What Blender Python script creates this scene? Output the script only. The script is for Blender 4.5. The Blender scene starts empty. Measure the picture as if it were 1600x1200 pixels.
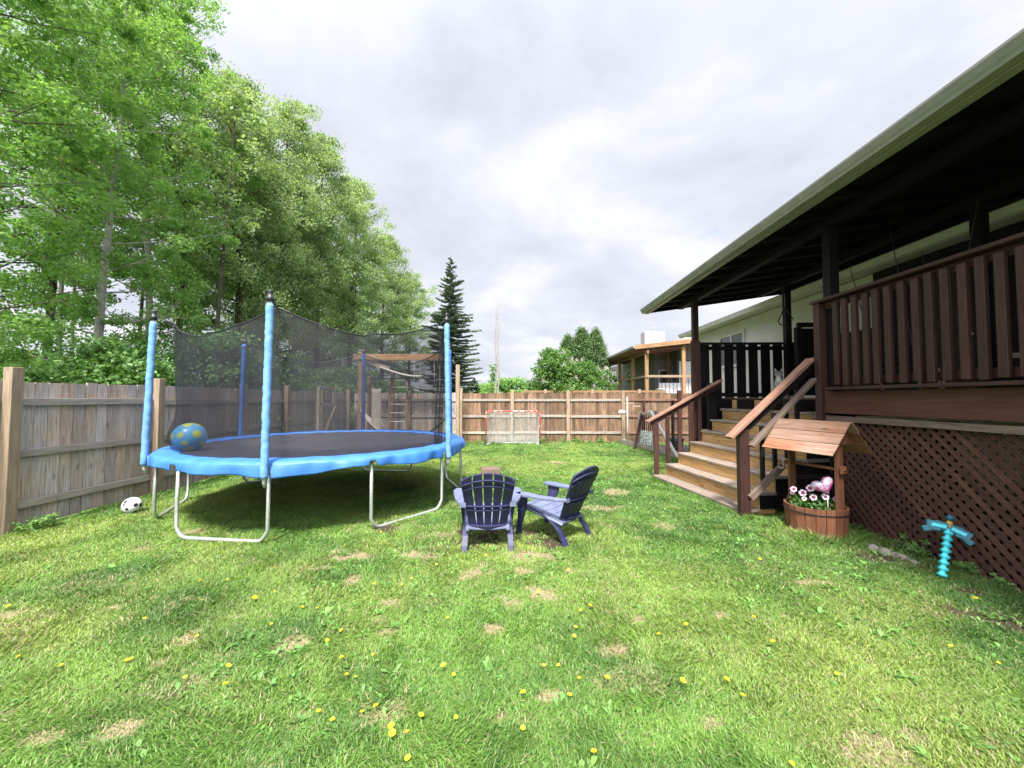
import bpy, math, random
import numpy as np
from mathutils import Vector, Matrix
random.seed(7); RNG = np.random.default_rng(11)
S = bpy.context.scene
R = math.radians

# ------------------------------------------------------------------ camera
EYE = 1.62; PITCH = math.atan(22/600); YAW = R(1.15)
cam = bpy.data.cameras.new('camera'); cam.sensor_width = 36; cam.lens = 36*600/1600
cam.clip_start = 0.05; cam.clip_end = 2000
co = bpy.data.objects.new('camera', cam); S.collection.objects.link(co)
co.location = (0, 0, EYE); co.rotation_euler = (R(90)+PITCH, 0, YAW)
S.camera = co
S.view_settings.view_transform = 'Standard'; S.view_settings.look = 'None'
S.view_settings.gamma = 1; S.view_settings.exposure = 1.55
S.cycles.max_bounces = 8; S.cycles.transparent_max_bounces = 24

# ------------------------------------------------------------------ sky + sun
SUN_EL, SUN_AZ = R(57), R(186)          # azimuth of the sun, clockwise from +Y
w = bpy.data.worlds.new('World'); S.world = w; w.use_nodes = True
nt = w.node_tree; nt.nodes.clear()
def N(t, type_, **kw):
    n = t.nodes.new(type_)
    for k, v in kw.items():
        if k == 'inp':
            for a, b in v.items(): n.inputs[a].default_value = b
        else: setattr(n, k, v)
    return n
def ramp(t, src, stops, interp='LINEAR'):
    n = t.nodes.new('ShaderNodeValToRGB'); n.color_ramp.interpolation = interp
    e = n.color_ramp.elements
    while len(e) < len(stops): e.new(0.5)
    for i, (p, c) in enumerate(stops):
        e[i].position = p; e[i].color = (*c, 1) if len(c) == 3 else c
    if src is not None: t.links.new(src, n.inputs[0])
    return n
out = N(nt, 'ShaderNodeOutputWorld')
sky = N(nt, 'ShaderNodeTexSky', sky_type='NISHITA', sun_disc=False, sun_elevation=SUN_EL, sun_rotation=SUN_AZ)
bg_sky = N(nt, 'ShaderNodeBackground', inp={'Strength': 0.10}); nt.links.new(sky.outputs[0], bg_sky.inputs[0])
tc = N(nt, 'ShaderNodeTexCoord'); sep = N(nt, 'ShaderNodeSeparateXYZ'); nt.links.new(tc.outputs['Generated'], sep.inputs[0])
mz = N(nt, 'ShaderNodeMath', operation='MAXIMUM', inp={1: 0.0}); nt.links.new(sep.outputs[2], mz.inputs[0])
ad = N(nt, 'ShaderNodeMath', operation='ADD', inp={1: 0.28}); nt.links.new(mz.outputs[0], ad.inputs[0])
dx = N(nt, 'ShaderNodeMath', operation='DIVIDE'); dy = N(nt, 'ShaderNodeMath', operation='DIVIDE')
nt.links.new(sep.outputs[0], dx.inputs[0]); nt.links.new(ad.outputs[0], dx.inputs[1])
nt.links.new(sep.outputs[1], dy.inputs[0]); nt.links.new(ad.outputs[0], dy.inputs[1])
cmb = N(nt, 'ShaderNodeCombineXYZ', inp={2: 14.3}); nt.links.new(dx.outputs[0], cmb.inputs[0]); nt.links.new(dy.outputs[0], cmb.inputs[1])
n1 = N(nt, 'ShaderNodeTexNoise', inp={'Scale': 1.9, 'Detail': 9.0, 'Roughness': 0.56, 'Distortion': 0.25}); nt.links.new(cmb.outputs[0], n1.inputs['Vector'])
cr = ramp(nt, n1.outputs[0], [(0.28, (0.25, 0.264, 0.31)), (0.41, (0.295, 0.309, 0.352)), (0.51, (0.325, 0.338, 0.378)), (0.60, (0.37, 0.38, 0.41)), (0.70, (0.43, 0.435, 0.448))])
n2 = N(nt, 'ShaderNodeTexNoise', inp={'Scale': 2.3, 'Detail': 6.0, 'Roughness': 0.55, 'Distortion': 0.3}); 
mp = N(nt, 'ShaderNodeMapping', inp={'Location': (5.3, 1.1, 2.0)}); nt.links.new(cmb.outputs[0], mp.inputs[0]); nt.links.new(mp.outputs[0], n2.inputs['Vector'])
gap = ramp(nt, n2.outputs[0], [(0.66, (0, 0, 0)), (0.78, (.75, .75, .75))])
bg_c = N(nt, 'ShaderNodeBackground', inp={'Strength': 1.0}); nt.links.new(cr.outputs[0], bg_c.inputs[0])
# the cloud layer is brighter round the veiled sun, behind the camera
dt = N(nt, 'ShaderNodeVectorMath', operation='DOT_PRODUCT', inp={1: (math.sin(SUN_AZ)*math.cos(SUN_EL), math.cos(SUN_AZ)*math.cos(SUN_EL), math.sin(SUN_EL))}); nt.links.new(tc.outputs['Generated'], dt.inputs[0])
dm = N(nt, 'ShaderNodeMath', operation='MAXIMUM', inp={1: 0.0}); nt.links.new(dt.outputs['Value'], dm.inputs[0])
dp_ = N(nt, 'ShaderNodeMath', operation='POWER', inp={1: 2.2}); nt.links.new(dm.outputs[0], dp_.inputs[0])
df = N(nt, 'ShaderNodeMath', operation='MULTIPLY_ADD', inp={1: 3.2, 2: 0.90}); nt.links.new(dp_.outputs[0], df.inputs[0]); nt.links.new(df.outputs[0], bg_c.inputs['Strength'])
mix = N(nt, 'ShaderNodeMixShader'); nt.links.new(gap.outputs[0], mix.inputs[0])
nt.links.new(bg_c.outputs[0], mix.inputs[1]); nt.links.new(bg_sky.outputs[0], mix.inputs[2]); nt.links.new(mix.outputs[0], out.inputs[0])
sl = bpy.data.lights.new('sun', 'SUN'); sl.energy = 4.2; sl.angle = R(9); sl.color = (1, 0.955, 0.88)
so = bpy.data.objects.new('sun', sl); S.collection.objects.link(so)
sd = Vector((math.sin(SUN_AZ)*math.cos(SUN_EL), math.cos(SUN_AZ)*math.cos(SUN_EL), math.sin(SUN_EL)))
so.rotation_euler = sd.to_track_quat('Z', 'Y').to_euler(); so.location = sd*50

# ------------------------------------------------------------------ helpers
def _basis():
    f = Vector((-math.sin(YAW)*math.cos(PITCH), math.cos(YAW)*math.cos(PITCH), math.sin(PITCH)))
    r = Vector((math.cos(YAW), math.sin(YAW), 0)); return r, r.cross(f), f
_r, _u, _f = _basis()
def G(x, y, z=0.0):                      # the place on the lawn that a spot of the survey photo shows
    d = _f*600 + _r*(x-800) + _u*(600-y); t = (z-EYE)/d.z
    return (d.x*t, d.y*t)

class MB:
    def __init__(s): s.v = []; s.f = []; s.g = []; s.c = []; s.sm = []
    def add(s, vs, fs, gc=None, var=None, smooth=False):
        b = len(s.v); var = random.random() if var is None else var
        s.v += [tuple(p) for p in vs]; s.f += [tuple(i+b for i in f) for f in fs]
        s.g += [tuple(q) for q in (gc if gc is not None else vs)]; s.c += [var]*len(vs)
        s.sm += [smooth]*len(fs)
    def beam(s, p0, p1, w, h, up=(0, 0, 1), var=None, w1=None, h1=None):
        p0, p1 = Vector(p0), Vector(p1); d = (p1-p0); L = d.length; d = d/L
        up = Vector(up)
        if abs(d.dot(up)) > 0.98: up = Vector((0, 1, 0))
        sx = d.cross(up).normalized(); sz = sx.cross(d).normalized()
        w1 = w if w1 is None else w1; h1 = h if h1 is None else h1
        vs = []; gc = []; o = random.random()*50; o2 = random.random()*50
        for (P, l, a, b) in ((p0, 0, w, h), (p1, L, w1, h1)):
            for i, j in ((-1, -1), (1, -1), (1, 1), (-1, 1)):
                vs.append(P + sx*(i*a/2) + sz*(j*b/2)); gc.append((l+o, i*a/2+o2, j*b/2))
        s.add(vs, [(0, 3, 2, 1), (4, 5, 6, 7), (0, 1, 5, 4), (1, 2, 6, 5), (2, 3, 7, 6), (3, 0, 4, 7)], gc, var)
    def box(s, c, size, axis=None, var=None):          # grain runs along the longest side
        x, y, z = size; a = axis if axis is not None else max(range(3), key=lambda i: size[i])
        c = Vector(c); h = Vector((0, 0, 0)); h[a] = size[a]/2
        if a == 0: s.beam(c-h, c+h, y, z, (0, 0, 1), var)
        elif a == 1: s.beam(c-h, c+h, x, z, (0, 0, 1), var)
        else: s.beam(c-h, c+h, x, y, (0, 1, 0), var)
    def tube(s, pts, r, seg=8, var=None, cap=True, ell=1.0):
        pts = [Vector(p) for p in pts]; n = len(pts); rs = r if isinstance(r, (list, tuple)) else [r]*n
        vs = []; gc = []; prev = None; L = 0
        for i, p in enumerate(pts):
            d = (pts[min(i+1, n-1)]-pts[max(i-1, 0)]).normalized()
            if prev is None:
                a = Vector((0, 0, 1)) if abs(d.z) < .9 else Vector((1, 0, 0)); x = d.cross(a).normalized()
            else: x = (prev - d*prev.dot(d)).normalized()
            prev = x; y = d.cross(x)
            if i: L += (p-pts[i-1]).length
            for k in range(seg):
                t = 2*math.pi*k/seg
                vs.append(p + x*(math.cos(t)*rs[i]) + y*(math.sin(t)*rs[i]*ell)); gc.append((L, rs[i]*t, 0))
        fs = []
        for i in range(n-1):
            for k in range(seg):
                a, b = i*seg+k, i*seg+(k+1) % seg; fs.append((a, b, b+seg, a+seg))
        if cap: fs += [tuple(range(seg))[::-1], tuple(range((n-1)*seg, n*seg))]
        s.add(vs, fs, gc, var, True)
    def grid(s, fn, nu, nv, var=None, wrap=False, smooth=True):
        vs = [fn(i/(nu-(0 if wrap else 1)), j/(nv-1)) for j in range(nv) for i in range(nu)]
        fs = []
        for j in range(nv-1):
            for i in range(nu if wrap else nu-1):
                a = j*nu+i; b = j*nu+(i+1) % nu; fs.append((a, b, b+nu, a+nu))
        s.add(vs, fs, None, var, smooth)
    def ball(s, c, r, nu=16, nv=10, sc=(1, 1, 1), var=None):
        c = Vector(c)
        s.grid(lambda u, v: c + Vector((math.cos(2*math.pi*u)*math.sin(math.pi*v)*r*sc[0], math.sin(2*math.pi*u)*math.sin(math.pi*v)*r*sc[1], -math.cos(math.pi*v)*r*sc[2])), nu, nv, var, wrap=True)
    def mesh(s, name):
        m = bpy.data.meshes.new(name); m.from_pydata(s.v, [], s.f); 
        a = m.attributes.new('gc', 'FLOAT_VECTOR', 'POINT'); a.data.foreach_set('vector', np.array(s.g, dtype=np.float32).ravel())
        a = m.attributes.new('var', 'FLOAT', 'POINT'); a.data.foreach_set('value', np.array(s.c, dtype=np.float32))
        m.polygons.foreach_set('use_smooth', s.sm); m.update(); return m
    def build(s, name, mat, parent=None, bevel=0, solid=0, shift=None):
        m = s.mesh(name); m.materials.append(mat); o = bpy.data.objects.new(name, m); S.collection.objects.link(o)
        if parent is not None: o.parent = parent
        if shift is not None: m.transform(Matrix.Translation(shift))
        if solid: md = o.modifiers.new('thickness', 'SOLIDIFY'); md.thickness = solid; md.offset = 0
        if bevel: md = o.modifiers.new('soft_edges', 'BEVEL'); md.width = bevel; md.segments = 2; md.limit_method = 'ANGLE'
        return o
def tag(o, label=None, cat=None, group=None, kind=None):
    if label: o['label'] = label
    if cat: o['category'] = cat
    if group: o['group'] = group
    if kind: o['kind'] = kind
    return o
def empty(name, loc=(0, 0, 0), rz=0, label=None, cat=None, group=None):
    o = bpy.data.objects.new(name, None); S.collection.objects.link(o); o.location = loc; o.rotation_euler = (0, 0, rz)
    o.empty_display_size = .1
    return tag(o, label, cat, group)
def copy_tree(o, parent=None):
    c = o.copy(); S.collection.objects.link(c); c.parent = parent
    for ch in [x for x in S.collection.objects if x.parent == o]: copy_tree(ch, c)
    return c

# ------------------------------------------------------------------ materials
def mat(name, rough=0.6, metal=0.0, color=None, spec=0.5):
    m = bpy.data.materials.new(name); m.use_nodes = True; t = m.node_tree
    b = t.nodes['Principled BSDF']; b.inputs['Roughness'].default_value = rough; b.inputs['Metallic'].default_value = metal
    b.inputs['Specular IOR Level'].default_value = spec
    if color: b.inputs['Base Color'].default_value = (*color, 1)
    return m, t, b
def mottled(name, c1, c2, scale=20, rough=.6, metal=0, bump=.1, spec=.5, detail=5):
    m, t, b = mat(name, rough, metal, spec=spec)
    tc = N(t, 'ShaderNodeTexCoord'); n = N(t, 'ShaderNodeTexNoise', inp={'Scale': scale, 'Detail': detail, 'Roughness': .6}); t.links.new(tc.outputs['Object'], n.inputs['Vector'])
    r = ramp(t, n.outputs[0], [(.3, c1), (.7, c2)]); t.links.new(r.outputs[0], b.inputs['Base Color'])
    if bump:
        bp = N(t, 'ShaderNodeBump', inp={'Strength': bump, 'Distance': .01}); t.links.new(n.outputs[0], bp.inputs['Height']); t.links.new(bp.outputs[0], b.inputs['Normal'])
    return m
def wood(name, cols, rough=.75, vary=.35, knots=.5, streak=(3, 55, 55), stain=None, hue=None, spec=.3, bump=.25):
    """cols: dark .. light along the grain noise; grain follows each board's own length (attribute gc)."""
    m, t, b = mat(name, rough, spec=spec)
    a = N(t, 'ShaderNodeAttribute', attribute_name='gc'); v = N(t, 'ShaderNodeAttribute', attribute_name='var')
    vo = N(t, 'ShaderNodeVectorMath', operation='SCALE'); cx = N(t, 'ShaderNodeCombineXYZ')
    vs = N(t, 'ShaderNodeMath', operation='MULTIPLY', inp={1: 37.0}); t.links.new(v.outputs['Fac'], vs.inputs[0])
    for i in range(3): t.links.new(vs.outputs[0], cx.inputs[i])
    ad = N(t, 'ShaderNodeVectorMath', operation='ADD'); t.links.new(a.outputs['Vector'], ad.inputs[0]); t.links.new(cx.outputs[0], ad.inputs[1])
    m1 = N(t, 'ShaderNodeMapping', inp={'Scale': streak}); t.links.new(ad.outputs[0], m1.inputs[0])
    n = N(t, 'ShaderNodeTexNoise', inp={'Scale': 1.0, 'Detail': 6, 'Roughness': .65, 'Distortion': .5}); t.links.new(m1.outputs[0], n.inputs['Vector'])
    k = len(cols); r = ramp(t, n.outputs[0], [(.27+.46*i/(k-1), c) for i, c in enumerate(cols)])
    col = r.outputs[0]
    # broad blotches of wear along the board
    m2 = N(t, 'ShaderNodeMapping', inp={'Scale': (2.2, 6, 6)}); t.links.new(ad.outputs[0], m2.inputs[0])
    n2 = N(t, 'ShaderNodeTexNoise', inp={'Scale': 1.0, 'Detail': 4}); t.links.new(m2.outputs[0], n2.inputs['Vector'])
    mr = N(t, 'ShaderNodeMapRange', inp={1: .3, 2: .7, 3: 1-vary*.6, 4: 1+vary*.35}); t.links.new(n2.outputs[0], mr.inputs[0])
    mv = N(t, 'ShaderNodeMapRange', inp={1: 0., 2: 1., 3: 1-vary, 4: 1+vary}); t.links.new(v.outputs['Fac'], mv.inputs[0])
    mm = N(t, 'ShaderNodeMath', operation='MULTIPLY'); t.links.new(mr.outputs[0], mm.inputs[0]); t.links.new(mv.outputs[0], mm.inputs[1])
    mc = N(t, 'ShaderNodeVectorMath', operation='SCALE'); t.links.new(col, mc.inputs[0]); t.links.new(mm.outputs[0], mc.inputs['Scale']); col = mc.outputs[0]
    if hue:      # a second tint that some boards / blotches take
        n3 = N(t, 'ShaderNodeTexNoise', inp={'Scale': 1.3, 'Detail': 3}); t.links.new(ad.outputs[0], n3.inputs['Vector'])
        rr = ramp(t, n3.outputs[0], [(.42, (0, 0, 0)), (.62, (1, 1, 1))])
        mx = N(t, 'ShaderNodeMix', data_type='RGBA', blend_type='MULTIPLY'); t.links.new(rr.outputs[0], mx.inputs[0]); t.links.new(col, mx.inputs[6]); mx.inputs[7].default_value = (*hue, 1); col = mx.outputs[2]
    if knots:
        m3 = N(t, 'ShaderNodeMapping', inp={'Scale': (2.6, 7, 7)}); t.links.new(ad.outputs[0], m3.inputs[0])
        vo = N(t, 'ShaderNodeTexVoronoi', inp={'Scale': 1.0}); t.links.new(m3.outputs[0], vo.inputs['Vector'])
        kr = ramp(t, vo.outputs['Distance'], [(.05, (1, 1, 1)), (.17, (0, 0, 0))])
        mk = N(t, 'ShaderNodeMath', operation='MULTIPLY', inp={1: knots}); t.links.new(kr.outputs[0], mk.inputs[0])
        mx = N(t, 'ShaderNodeMix', data_type='RGBA', blend_type='MULTIPLY'); t.links.new(mk.outputs[0], mx.inputs[0]); t.links.new(col, mx.inputs[6]); mx.inputs[7].default_value = (.3, .2, .14, 1); col = mx.outputs[2]
    t.links.new(col, b.inputs['Base Color'])
    bp = N(t, 'ShaderNodeBump', inp={'Strength': bump, 'Distance': .004}); t.links.new(n.outputs[0], bp.inputs['Height']); t.links.new(bp.outputs[0], b.inputs['Normal'])
    return m
def leafmat(name, cols, rough=.55, trans=.35, tscale=(1.15, 1.2, .5)):
    m = bpy.data.materials.new(name); m.use_nodes = True; t = m.node_tree; t.nodes.clear()
    o = N(t, 'ShaderNodeOutputMaterial'); v = N(t, 'ShaderNodeAttribute', attribute_name='var')
    k = len(cols); r = ramp(t, v.outputs['Fac'], [(i/(k-1), c) for i, c in enumerate(cols)])
    b = N(t, 'ShaderNodeBsdfPrincipled', inp={'Roughness': rough, 'Specular IOR Level': .35}); t.links.new(r.outputs[0], b.inputs['Base Color'])
    tr = N(t, 'ShaderNodeBsdfTranslucent'); sc = N(t, 'ShaderNodeVectorMath', operation='MULTIPLY', inp={1: tscale}); t.links.new(r.outputs[0], sc.inputs[0]); t.links.new(sc.outputs[0], tr.inputs[0])
    mx = N(t, 'ShaderNodeMixShader', inp={0: trans}); t.links.new(b.outputs[0], mx.inputs[1]); t.links.new(tr.outputs[0], mx.inputs[2]); t.links.new(mx.outputs[0], o.inputs[0])
    return m
def glass(name, tint=(.02, .025, .03)):
    return mat(name, .04, 0, tint, spec=.8)[0]

M = {}
M['fence'] = wood('weathered_fence_wood', [(.17, .145, .135), (.39, .35, .33), (.51, .47, .445)], vary=.2, knots=.6, hue=(1.05, .90, .76))
M['fence_warm'] = wood('warm_fence_wood', [(.035, .022, .016), (.17, .102, .062), (.29, .19, .12)], vary=.42, knots=.5, hue=(.85, .8, .78))
M['rail_grey'] = wood('grey_rail_wood', [(.15, .13, .11), (.32, .28, .245), (.41, .37, .33)], vary=.15, knots=.3)
M['post_tan'] = wood('tan_post_wood', [(.15, .10, .065), (.29, .215, .15), (.38, .30, .215)], vary=.15, knots=.5)
M['cedar'] = wood('new_cedar_wood', [(.14, .07, .035), (.29, .165, .085), (.38, .24, .13)], vary=.2, knots=.5)
M['stain'] = wood('dark_stained_wood', [(.018, .006, .006), (.043, .0145, .012), (.066, .025, .019)], vary=.25, knots=.2, rough=.55, spec=.45)
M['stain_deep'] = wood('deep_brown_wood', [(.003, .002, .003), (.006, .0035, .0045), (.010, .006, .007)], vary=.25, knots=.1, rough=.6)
M['fascia'] = wood('reddish_fascia_wood', [(.055, .020, .015), (.085, .033, .024), (.105, .043, .032)], vary=.12, knots=.1, rough=.6)
M['handrail'] = wood('worn_red_handrail', [(.08, .038, .027), (.24, .125, .09), (.33, .19, .14)], vary=.2, knots=.6)
M['tread'] = wood('worn_grey_brown_tread', [(.06, .042, .036), (.24, .19, .155), (.38, .31, .26)], vary=.2, knots=.4)
M['riser'] = wood('amber_riser_wood', [(.17, .085, .03), (.38, .22, .09), (.50, .32, .15)], vary=.2, knots=.6)
M['wellroof'] = wood('pinkish_cedar_boards', [(.12, .065, .045), (.25, .15, .108), (.35, .24, .18)], vary=.2, knots=.7, hue=(1.0, .72, .55))
M['well'] = wood('orange_brown_well_wood', [(.07, .025, .014), (.16, .062, .032), (.22, .092, .05)], vary=.2, knots=.4)
M['midbrown'] = wood('mid_brown_rail', [(.06, .04, .032), (.13, .09, .072), (.20, .15, .12)], vary=.15, knots=.3)
M['sunlit_faded'] = mottled('sunlit_faded_navy_plastic', (.085, .10, .175), (.135, .155, .24), 9, .55, 0, .08)  # lighter seat and armrest navy: some fading, plus daylight painted into the colour
M['chimney'] = mottled('pale_grey_metal', (.30, .31, .33), (.36, .37, .39), 5, .6, 0, .05)
M['lattice'] = wood('brown_lattice_wood', [(.028, .012, .009), (.066, .029, .021), (.105, .048, .034)], vary=.3, knots=.1)
M['gutter'] = mottled('sage_gutter_paint', (.215, .205, .20), (.27, .26, .25), 6, .35, 0, .02)
M['shingle'] = mottled('dark_shingles', (.02, .02, .022), (.06, .06, .06), 60, .9, 0, .4)
M['white_trim'] = mottled('cream_white_trim', (.50, .475, .48), (.58, .555, .56), 5, .5, 0, .02)
M['galv'] = mottled('galvanised_steel', (.42, .45, .44), (.62, .65, .64), 40, .38, .65, .05)
M['black'] = mottled('black_plastic', (.012, .012, .014), (.02, .02, .024), 30, .45, 0, .05)
M['white_plastic'] = mottled('white_plastic', (.55, .55, .56), (.66, .66, .66), 20, .4, 0, .02)
M['glass'] = glass('dark_glass')

# siding
m, t, b = mat('horizontal_siding', .5); tcn = N(t, 'ShaderNodeTexCoord'); sp = N(t, 'ShaderNodeSeparateXYZ'); t.links.new(tcn.outputs['Object'], sp.inputs[0])
nn = N(t, 'ShaderNodeTexNoise', inp={'Scale': 1.5, 'Detail': 5}); t.links.new(tcn.outputs['Object'], nn.inputs['Vector'])
rr = ramp(t, nn.outputs[0], [(.3, (.56, .53, .54)), (.7, (.64, .61, .62))]); t.links.new(rr.outputs[0], b.inputs['Base Color']); M['siding'] = m
M['stucco'] = mottled('grey_beige_wall', (.17, .15, .145), (.23, .20, .19), 3, .8, 0, .1)
M['mat'] = mottled('trampoline_mat', (.035, .035, .045), (.055, .052, .065), 3, .5, 0, .0)

def net_material(name, dens, col):
    m = bpy.data.materials.new(name); m.use_nodes = True; t = m.node_tree; t.nodes.clear()
    o = N(t, 'ShaderNodeOutputMaterial'); tr = N(t, 'ShaderNodeBsdfTransparent'); d = N(t, 'ShaderNodeBsdfPrincipled', inp={'Base Color': (*col, 1), 'Roughness': .6})
    tc = N(t, 'ShaderNodeTexCoord'); n = N(t, 'ShaderNodeTexNoise', inp={'Scale': 2.5, 'Detail': 3}); t.links.new(tc.outputs['Object'], n.inputs['Vector'])
    mr = N(t, 'ShaderNodeMapRange', inp={1: .3, 2: .7, 3: dens-.06, 4: dens+.06}); t.links.new(n.outputs[0], mr.inputs[0])
    mx = N(t, 'ShaderNodeMixShader'); t.links.new(mr.outputs[0], mx.inputs[0]); t.links.new(tr.outputs[0], mx.inputs[1]); t.links.new(d.outputs[0], mx.inputs[2]); t.links.new(mx.outputs[0], o.inputs[0])
    return m
M['net'] = net_material('black_safety_net', .53, (.006, .0055, .012))
def fabric(name, c1, c2, bs=22, bst=.3, bd=.008):
    m, t, b = mat(name, .5, spec=.4); tc = N(t, 'ShaderNodeTexCoord')
    n = N(t, 'ShaderNodeTexNoise', inp={'Scale': 5, 'Detail': 4}); t.links.new(tc.outputs['Object'], n.inputs['Vector'])
    r = ramp(t, n.outputs[0], [(.3, c1), (.7, c2)]); t.links.new(r.outputs[0], b.inputs['Base Color'])
    n2 = N(t, 'ShaderNodeTexNoise', inp={'Scale': bs, 'Detail': 4, 'Distortion': 1.5}); t.links.new(tc.outputs['Object'], n2.inputs['Vector'])
    bp = N(t, 'ShaderNodeBump', inp={'Strength': bst, 'Distance': bd}); t.links.new(n2.outputs[0], bp.inputs['Height']); t.links.new(bp.outputs[0], b.inputs['Normal'])
    return m
M['pad'] = fabric('blue_pad_vinyl', (.03, .125, .40), (.045, .165, .49))
M['sleeve'] = fabric('light_blue_sleeve', (.10, .235, .45), (.14, .29, .52), 34, .45, .012)
M['navy'] = mottled('navy_moulded_plastic', (.011, .012, .048), (.022, .024, .080), 14, .55, 0, .08, spec=.5)

# ------------------------------------------------------------------ lawn patches (dry straw, bare earth)
PATCH = []   # x, y, rx, ry, kind(0 straw, 1 dark earth)
def patch(px, py, wpx, hpx, kind=0):
    c = G(px, py); a = G(px-wpx/2, py); b2 = G(px+wpx/2, py); f0 = G(px, py+hpx/2); f1 = G(px, py-hpx/2)
    PATCH.append((c[0], c[1], max(.04, (b2[0]-a[0])/2), max(.05, (f1[1]-f0[1])/2), kind))
for p in [(130, 1008, 60, 22), (182, 948, 26, 12), (292, 998, 34, 22), (250, 1036, 24, 16), (190, 1140, 60, 34), (20, 962, 50, 16), (25, 998, 50, 14), (75, 1150, 50, 24), (12, 1112, 40, 18),
          (455, 1008, 46, 26), (222, 858, 40, 10), (368, 962, 22, 9), (310, 1062, 30, 10), (600, 1120, 74, 46), (468, 1120, 30, 18), (552, 905, 30, 12), (610, 942, 34, 14), (588, 968, 18, 12), (606, 988, 22, 12),
          (560, 872, 70, 14), (780, 1127, 26, 20), (770, 985, 30, 16), (742, 897, 44, 20), (800, 940, 50, 18), (850, 930, 50, 16), (822, 897, 30, 10), (890, 893, 26, 8), (955, 1018, 56, 20), (1000, 970, 34, 16),
          (1040, 822, 60, 10), (955, 795, 70, 8), (960, 770, 40, 8), (1000, 842, 30, 10), (1370, 1172, 90, 50), (1430, 1156, 50, 22), (1560, 1165, 40, 16), (1270, 912, 50, 8), (870, 722, 30, 5), (960, 748, 26, 4),
          (495, 888, 60, 10), (650, 868, 60, 10), (830, 868, 60, 14), (930, 870, 40, 10), (690, 838, 60, 10), (1130, 960, 30, 10), (860, 1090, 40, 18), (1110, 1130, 30, 14), (300, 830, 40, 8), (520, 862, 50, 8)]:
    patch(*p)
for p in [(770, 838, 170, 34, 1), (720, 850, 90, 18, 1), (850, 850, 90, 24, 1), (600, 828, 60, 12, 1), (1560, 968, 90, 50, 1), (1390, 868, 130, 26, 1), (1500, 920, 60, 18, 1), (690, 858, 40, 14, 1)]:
    patch(*p)
def vnoise(x, y, sc, seed=0):
    """cheap value noise on numpy arrays, 0..1"""
    r = np.random.default_rng(seed); T = r.random((256, 256))
    X = x*sc+1000; Y = y*sc+1000; xi = np.floor(X).astype(int); yi = np.floor(Y).astype(int); fx = X-xi; fy = Y-yi
    fx = fx*fx*(3-2*fx); fy = fy*fy*(3-2*fy); g = lambda a, b: T[a % 256, b % 256]
    return (g(xi, yi)*(1-fx)+g(xi+1, yi)*fx)*(1-fy)+(g(xi, yi+1)*(1-fx)+g(xi+1, yi+1)*fx)*fy
def patch_w(x, y):
    straw = np.zeros_like(x); earth = np.zeros_like(x)
    wob = (vnoise(x, y, 6, 5)-.5)*1.3+(vnoise(x, y, 17, 6)-.5)*.9+(vnoise(x, y, 45, 7)-.5)*.5
    for (cx, cy, rx, ry, k) in PATCH:
        sel = (np.abs(x-cx) < 2*rx+.1) & (np.abs(y-cy) < 2*ry+.1)
        if not sel.any(): continue
        d = np.sqrt(((x[sel]-cx)/rx)**2+((y[sel]-cy)/ry)**2)+wob[sel]
        wgt = np.clip(1.3-d, 0, .8)/.8
        tgt = earth if k else straw; tgt[sel] = np.maximum(tgt[sel], wgt*(1 if k else .62+.38*math.sin(cx*37+cy*11)**2))
    small = np.clip((vnoise(x, y, 2.6, 21)*.5+vnoise(x, y, 9, 22)*.5-.70)*6, 0, 1)*.35
    return np.maximum(straw, small), earth
def height(x, y):
    near = np.clip((16-y)/4, 0, 1)
    return ((vnoise(x, y, .8, 1)-.5)*.035+(vnoise(x, y, 3, 2)-.5)*.018)*near

# ------------------------------------------------------------------ ground sheet
def mesh_np(name, V, F, mats, attrs=None, smooth=False):
    """F: (n,3) or (n,4) array"""
    m = bpy.data.meshes.new(name); k = F.shape[1]
    m.vertices.add(len(V)); m.vertices.foreach_set('co', V.astype(np.float32).ravel())
    m.loops.add(F.size); m.loops.foreach_set('vertex_index', F.astype(np.int32).ravel())
    m.polygons.add(len(F)); m.polygons.foreach_set('loop_start', np.arange(0, F.size, k, dtype=np.int32))
    for an, (ty, arr) in (attrs or {}).items():
        a = m.attributes.new(an, ty, 'POINT')
        if ty == 'FLOAT': a.data.foreach_set('value', arr.astype(np.float32))
        elif ty == 'FLOAT_COLOR': a.data.foreach_set('color', arr.astype(np.float32).ravel())
    for x in mats: m.materials.append(x)
    if smooth: m.polygons.foreach_set('use_smooth', np.ones(len(F), bool))
    m.update(); m.validate(); return m
def link(name, me, parent=None):
    o = bpy.data.objects.new(name, me); S.collection.objects.link(o)
    if parent: o.parent = parent
    return o
xs = np.concatenate([[-600, -200, -80, -40, -25, -16, -11], np.arange(-8.5, 7.6, .07), [9, 12, 18, 30, 80, 200, 600]])
ys = np.concatenate([[-300, -60, -15, -5, -1], np.arange(.6, 15.2, .07), [17, 20, 26, 35, 50, 80, 150, 300, 700]])
XX, YY = np.meshgrid(xs, ys); gx, gy = XX.ravel(), YY.ravel(); gz = height(gx, gy)
st, ea = patch_w(gx, gy)
V = np.stack([gx, gy, gz], 1); nx = len(xs); ii = np.arange(len(ys)-1)[:, None]*nx+np.arange(nx-1)[None, :]; ii = ii.ravel()
F = np.stack([ii, ii+1, ii+1+nx, ii+nx], 1)
gm, t, b = mat('lawn_soil', .95, spec=.1)
A = N(t, 'ShaderNodeAttribute', attribute_name='pat'); sp = N(t, 'ShaderNodeSeparateColor'); t.links.new(A.outputs['Color'], sp.inputs[0])
tcn = N(t, 'ShaderNodeTexCoord'); n1 = N(t, 'ShaderNodeTexNoise', inp={'Scale': 1.2, 'Detail': 8, 'Roughness': .7}); t.links.new(tcn.outputs['Object'], n1.inputs['Vector'])
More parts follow.
